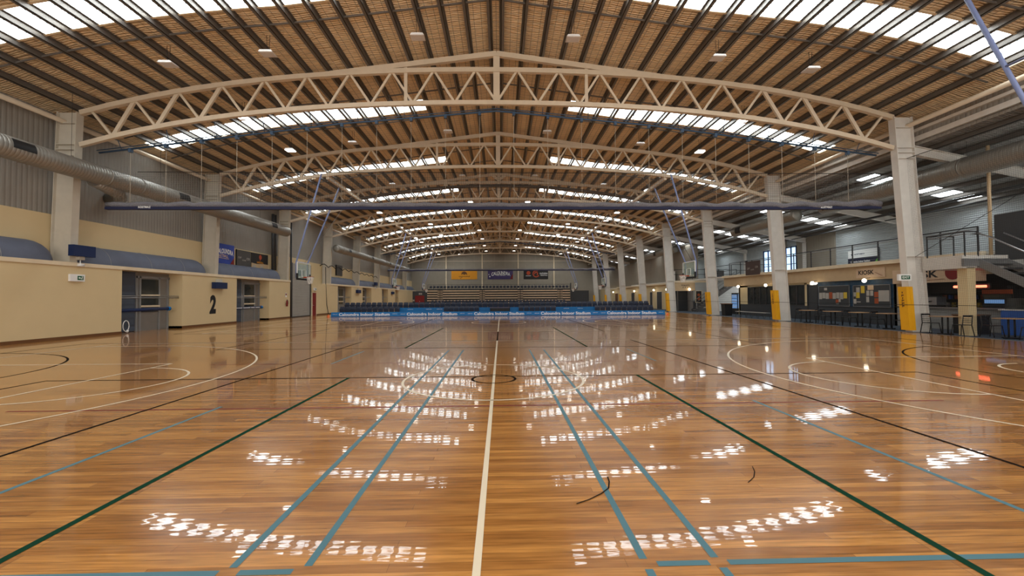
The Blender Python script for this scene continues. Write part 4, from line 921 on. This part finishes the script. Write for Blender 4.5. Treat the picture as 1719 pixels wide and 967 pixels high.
# stair landing, pillar, near stairs
t = thing('stair_landing', 'cream edged stair landing on a pillar near the kiosk', 'landing', (0, 0, 0)); obj('slab', MB().box(18.75, 21.3, 8.0, 9.6, 2.72, 3.25), 'colright', t); obj('channel', MB().box(18.7, 20.6, 7.9, 8.0, 2.8, 3.1), 'rail', t)
obj('pillar', MB().box(18.93, 19.27, 8.0, 8.38, 0, 2.75), 'cream', t)
rp = MB()
for x, y in ((18.85, 9.5), (20.05, 9.5), (19.4, 8.0), (18.85, 8.0)): obj('post', MB().box(x-.018, x+.018, y-.018, y+.018, 3.2, 4.2), 'steeld', t)
obj('hand_rail', MB().tube([(20.05, 9.5, 4.2), (18.85, 9.5, 4.2), (18.85, 8.0, 4.2), (19.4, 8.0, 4.2)], .03, 8), 'steeld', t); obj('hand_rail', MB().tube([(20.05, 9.5, 4.1), (18.85, 9.5, 4.1), (18.85, 8.0, 4.1), (19.4, 8.0, 4.1)], .022, 8), 'rail', t)
t = thing('stair_flight', 'steel stairs descending from the landing toward the court front', 'stairs', (0, 0, 0))
for x in (19.35, 20.5): obj('stringer', MB().beam((x, 7.95, 2.95), (x, 3.2, -.0+.15), .06, .3), 'rail', t)
for i in range(15): obj('tread', MB().box(19.38, 20.47, 7.7-.31*i, 7.95-.31*i, 2.83-.19*i, 2.88-.19*i), 'steeld', t)
obj('hand_rail', MB().tube([(19.35, 8.0, 4.15), (19.35, 7.5, 3.9), (19.35, 3.2, 1.1)], .03, 8), 'chrome', t); obj('hand_rail', MB().tube([(20.5, 8.0, 4.15), (20.5, 3.2, 1.1)], .03, 8), 'chrome', t)
struct('wall_right', MB().box(20.65, 20.85, -6, 8.45, 3.05, 4.95), 'charcoal', 'dark parapet wall over the kiosk', 'wall')
tag(obj('steel_mast', MB().tube([(20.6, 8.55, 3.2), (20.6, 8.55, 7.9)], .06, 10), 'tan'), 'tall thin brown post rising from the landing to the lower roof', 'post')
t, u, n_ = board('kiosk_sign', 'grey sign with black lettering behind the near stairs', 'sign', (XK-.15, 6.2, 2.75), UR, 3.4, .55, 'doorgrey', .03); l = MB(); put_text(l, 'SNACK', n_+Vector((0, .2, .0)), UR, (0, 0, 1), 1.6, .32, .03); obj('lettering', l, 'black', t)
exit_sign((17.74, 9.5, 2.42), 0, 'white exit sign with green face on the first kiosk side column', False, .56, .28, 'EXIT')

# toilets block, far stairs, vending machine
struct('wall_right', MB().box(21.6, 24.2, 38, 38.2, 1.1, 3.36), 'whiteclad', 'pale wall behind the far stairs', 'wall')
struct('wall_right', MB().box(21.6, 24.2, 37.97, 38.2, 0, 1.1), 'charcoal', 'charcoal lower wall behind the far stairs', 'wall')
struct('wall_right', MB().box(19.0, 21.7, 37.9, 38.2, 2.3, 3.36), 'tan', 'tan fascia over the toilet doors', 'wall')
struct('trim_12', MB().box(18.95, 24.2, 37.8, 38.3, 3.2, 3.4), 'creamlite', 'cream edge above the toilets', 'trim')
struct('wall_right', MB().box(24.1, 27.0, 38, 38.2, 0, 3.4), 'whiteclad', 'pale side wall at the top of the far stairs', 'wall')
w = struct('door_%d' % dn, MB().box(19.1, 21.6, 39.4, 39.5, 0, 2.3), 'charcoal', 'dark toilet doors in a recess', 'door'); dn += 1; obj('door_frame', MB().box(20.3, 20.38, 39.34, 39.4, 0, 2.3).box(21.5, 21.6, 38.2, 39.4, 0, 2.3), 'doorgrey', w)
l = MB(); put_text(l, 'TOILETS', (20.6, 37.88, 2.88), UE, (0, 0, 1), .95, .16, .02)
for x in (20.35, 20.6, 20.85): l.box(x-.03, x+.03, 37.875, 37.885, 2.6, 2.72)
tag(obj('toilet_sign', l, 'black'), 'black TOILETS lettering with small symbols on the tan fascia', 'sign')
t, u, n_ = board('framed_poster', 'dark framed poster beside the toilet doors', 'poster', (22.1, 37.95, 1.62), UE, .62, 1.25, 'poster_k', .04); e = MB(); e.prism(arc(0, 0, .16, 0, 360, 16)[:-1], n_+Vector((0, 0, .2)), UE, (0, 0, 1), (0, -.003, 0)).prism(arc(0, 0, .16, 0, 360, 16)[:-1], n_+Vector((0, 0, -.22)), UE, (0, 0, 1), (0, -.003, 0)); obj('print', e, 'paperred', t)
f = MB()
for a, b in (((-.34, -.65), (.34, -.65)), ((.34, -.65), (.34, .65)), ((.34, .65), (-.34, .65)), ((-.34, .65), (-.34, -.65))): f.beam(n_+Vector((a[0], 0, a[1])), n_+Vector((b[0], 0, b[1])), .05, .05, (0, 1, 0))
obj('frame', f, 'creamlite', t)
t, u, n_ = board('wall_notice', 'pale notice low on the charcoal wall beside the far stairs', 'notice', (22.7, 37.95, .62), UE, 1.0, .5, 'paper', .02); l = MB(); l.prism([(-.4, .04), (.3, .04), (.36, .12), (-.4, .12)], n_, UE, (0, 0, 1), (0, -.003, 0)); obj('printed_bar', l, 'charcoal', t); obj('printed_bar', MB().prism([(-.4, -.12), (.4, -.12), (.4, -.05), (-.4, -.05)], n_, UE, (0, 0, 1), (0, -.003, 0)), 'charcoal', t)
t = thing('stair_flight', 'open tread steel stairs climbing behind the third kiosk side column', 'stairs', (0, 36.4, 0))
for y in (0, 1.1): obj('stringer', MB().beam((21.1, y, .1), (26.0, y, 3.45), .06, .28), 'steeld', t)
for i in range(17): obj('tread', MB().box(21.2+.285*i, 21.48+.285*i, .03, 1.07, .17+.195*i, .22+.195*i), 'doorgrey', t)
for y in (0, 1.1): obj('hand_rail', MB().tube([(21.1, y, 1.0), (26.0, y, 4.35)], .03, 8), 'rail', t)
for i in range(5): obj('post', MB().tube([(21.15+1.2*i, 0, .1+.82*i), (21.15+1.2*i, 0, 1.02+.82*i)], .025, 6), 'rail', t)
t = thing('stair_railing', 'dark railing around the stairwell on the upper level', 'railing', (0, 0, 3.55))
for x, y in ((22.0, 31), (24, 31), (26, 31), (22, 34), (22, 36.3), (24.5, 38.1), (26.5, 38.1), (23, 38.1), (21.5, 38.1)): obj('post', MB().box(x-.025, x+.025, y-.025, y+.025, -.1, 1.1), 'steeld', t)
for zz in (.55, 1.1): obj('rail_tube', MB().tube([(26.5, 31, zz), (22, 31, zz), (22, 36.3, zz)], .028, 6), 'steeld', t); obj('rail_tube', MB().tube([(19.2, 38.1, zz), (26.5, 38.1, zz)], .028, 6), 'steeld', t)
t = thing('vending_machine', 'blue lit vending machine in the alcove under the far stairs', 'vending machine', (21.7, 30.0, 0)); obj('cabinet', MB().box(0, .8, -.5, .5, 0, 1.95), 'black', t); obj('lit_front', MB().box(-.02, 0, -.42, .42, .55, 1.8), 'vend', t); obj('side_print', MB().box(.05, .75, -.515, -.5, .55, 1.85), 'vend', t)
for i in range(5): obj('shelf_line', MB().box(-.035, -.02, -.4, .4, .68+.25*i, .73+.25*i), ('white', 'navy')[i % 2], t)
t = thing('rubbish_bin', 'dark bin with brown lid beside the third kiosk side column', 'bin', (19.45, 27.2, 0)); obj('body', MB().prism([(-.28, 0), (.28, 0), (.34, .98), (-.34, .98)], (0, -.3, 0), (1, 0, 0), (0, 0, 1), (0, .6, 0)), 'black', t); obj('lid', MB().box(-.38, .38, -.36, .36, .98, 1.04), 'skirt', t)
t = thing('planter_tub', 'dark square bin with timber rim behind the stair pillar', 'bin', (20.05, 8.9, 0)); obj('body', MB().box(-.4, .4, -.35, .35, 0, .76), 'black', t); obj('rim', MB().box(-.43, .43, -.38, .38, .76, .81), 'skirt', t)
t = thing('long_bench', 'long silver bench on thin legs before the office windows', 'bench', (18.85, 22.6, 0)); obj('seat', MB().box(-.16, .16, -1.95, 1.95, .43, .47), 'bench', t)
for i in range(6):
    y = -1.85+.74*i
    for s2 in (-1, 1): obj('leg', MB().tube([(s2*.1, y, .43), (s2*.2, y, 0)], .014, 6), 'steeld', t)
# far side of the kiosk building
struct('wall_right', MB().box(XK, XK+.2, 39.5, Y_END, 0, 3.2), 'cream', 'cream lower wall with dark doors beyond the stairs', 'wall')
struct('trim_13', MB().box(XK-.3, 22.6, 39.0, 68, 3.2, 3.4), 'creamlite', 'cream edge above the far doors', 'trim')
for y, w_ in ((41.3, 1.4), (44, 1.0), (47, 1.8), (50.5, 1.0), (54, 2.0), (58.5, 1.6), (63, 2.2), (68, 2.0), (73, 2.4)):
    w = struct('door_%d' % dn, MB().box(XK-.04, XK, y, y+w_, 0, 2.3), 'charcoal' if dn % 3 else 'skirt', 'dark door in the far cream wall', 'door'); dn += 1; obj('door_frame', MB().box(XK-.06, XK, y-.08, y, 0, 2.38).box(XK-.06, XK, y+w_, y+w_+.08, 0, 2.38).box(XK-.06, XK, y, y+w_, 2.3, 2.38), 'creamlite', w)
t, u, n_ = board('club_poster', 'white poster with blue print on the upper level beyond the stairs', 'poster', (22.1, 45.5, 4.15), UR, 2.6, 1.4, 'white', .04); e = MB()
for i in range(4): e.prism([(-.9+.5*i, -.4), (-.7+.5*i, -.4), (-.6+.5*i, .35), (-.8+.5*i, .2)], n_, UR, (0, 0, 1), (-.003, 0, 0))
obj('print', e, 'bluepole', t)
t, u, n_ = board('leaning_frame', 'dark framed panel standing on the upper level behind third column', 'frame', (24.4, 37.7, 4.05), UE, .9, .95, 'poster_g', .05); obj('frame', MB().beam(n_+Vector((-.45, 0, -.47)), n_+Vector((-.2, 0, .47)), .05, .06), 'black', t)

# ------------------------------------------------------------------ cafe tables and chairs
def cafe_chair():
    t = thing('cafe_chair', '', 'chair', (0, 0, 0), group='black cafe chairs')
    # local: sitter faces +Y
    obj('seat', MB().prism(rrect(.40, .40, .05), (0, 0, .44), (1, 0, 0), (0, 1, 0), (0, 0, .025)), 'black', t)
    for s2 in (-1, 1):
        obj('rear_leg', MB().tube([(s2*.21, -.27, 0), (s2*.19, -.19, .45), (s2*.185, -.23, .84)], .016, 6), 'black', t)
        obj('front_leg', MB().tube([(s2*.21, .23, 0), (s2*.18, .17, .45)], .016, 6), 'black', t)
    bk = MB()
    for zz in (.56, .63, .70): bk.tube([(-.185, -.21, zz), (0, -.235, zz), (.185, -.21, zz)], .01, 5)
    bk.path([(-.19, -.225, .81), (0, -.255, .81), (.19, -.225, .81)], .025, .07); obj('backrest', bk, 'black', t)
    return t
def cafe_table():
    t = thing('cafe_table', '', 'table', (0, 0, 0), group='cafe tables by the court edge')
    obj('table_top', MB().box(-.34, .34, -.34, .34, .735, .765), 'tabletop', t); ped = MB().tube([(-.12, 0, .05), (-.12, 0, .735)], .03, 8).tube([(.12, 0, .05), (.12, 0, .735)], .03, 8); obj('pedestal', ped, 'black', t)
    obj('base', MB().box(-.3, .3, -.04, .04, 0, .04).box(-.04, .04, -.3, .3, 0, .04), 'black', t); return t
tb, ch = cafe_table(), cafe_chair()
nm = ['beside the second column', 'under the first noticeboard', 'between the two noticeboards', 'behind the first column', 'before the stair pillar', 'beside the blue counter']
for i, (x, y) in enumerate(((19.0, 17.0), (19.05, 15.1), (19.05, 13.3), (19.15, 11.75), (18.62, 8.62), (19.15, 6.75))):
    o = tb if i == 0 else copy_tree(tb); o.location = (x, y, 0); o['label'] = 'small timber topped cafe table ' + nm[i]
    for s2, w_ in ((1, 'far'), (-1, 'near')):
        c = ch if (i == 0 and s2 == 1) else copy_tree(ch)
        c.location = (x-(.16 if i == 4 and s2 < 0 else 0), y+s2*(.62 if i != 4 else (.58 if s2 > 0 else .78)), 0); c.rotation_euler = (0, 0, math.pi if s2 > 0 else 0)
        c['label'] = 'black cafe chair, %s side of the table %s' % ('seating' if s2 > 0 else 'near', nm[i])

# ------------------------------------------------------------------ small fittings
for i, (x, dz, r) in enumerate(((24.3, .75, .07), (22.2, .62, .04), (25.6, .6, .035))):
    t = thing('service_pipe', '%s pipe running under the lower roof, %s from the columns' % (('thick dark', 'thin grey', 'slim dark')[i], ('second', 'first', 'third')[i]), 'pipe', (x, 0, sk_z(x)-dz), group='service pipes under the lower roof')
    obj('pipe_tube', MB().tube([(0, 2, 0), (0, 70, 0)], r, 8), 'steeld' if i != 1 else 'rail', t)
    for k in range(15): obj('hanger', MB().tube([(0, 3+4.5*k, 0), (0, 3+4.5*k, dz)], .008, 4), 'steeld', t)
t = thing('fire_extinguisher', 'small red fire extinguisher on the cream wall before the dark pole', 'extinguisher', (XL+.1, 27.5, 1.0))
obj('cylinder', MB().tube([(0, 0, 0), (0, 0, .42), (0, 0, .48), (0, 0, .5)], .07, 12, rs=[.07, .07, .045, .025]), 'red', t); obj('valve', MB().box(-.03, .03, -.02, .05, .5, .56), 'black', t); obj('hose', MB().tube([(.02, .05, .54), (.05, .1, .4), (.04, .08, .15)], .012, 6), 'black', t); obj('wall_bracket', MB().box(-.1, -.05, -.06, .06, .2, .26), 'rail', t)
t = thing('wall_sign', 'small pale safety sign above the red extinguisher', 'sign', (XL+.005, 27.5, 1.95)); obj('plate', MB().box(0, .012, -.12, .12, -.18, .18), 'white', t); obj('symbol', MB().box(.012, .016, -.08, .08, -.02, .13), 'red', t)
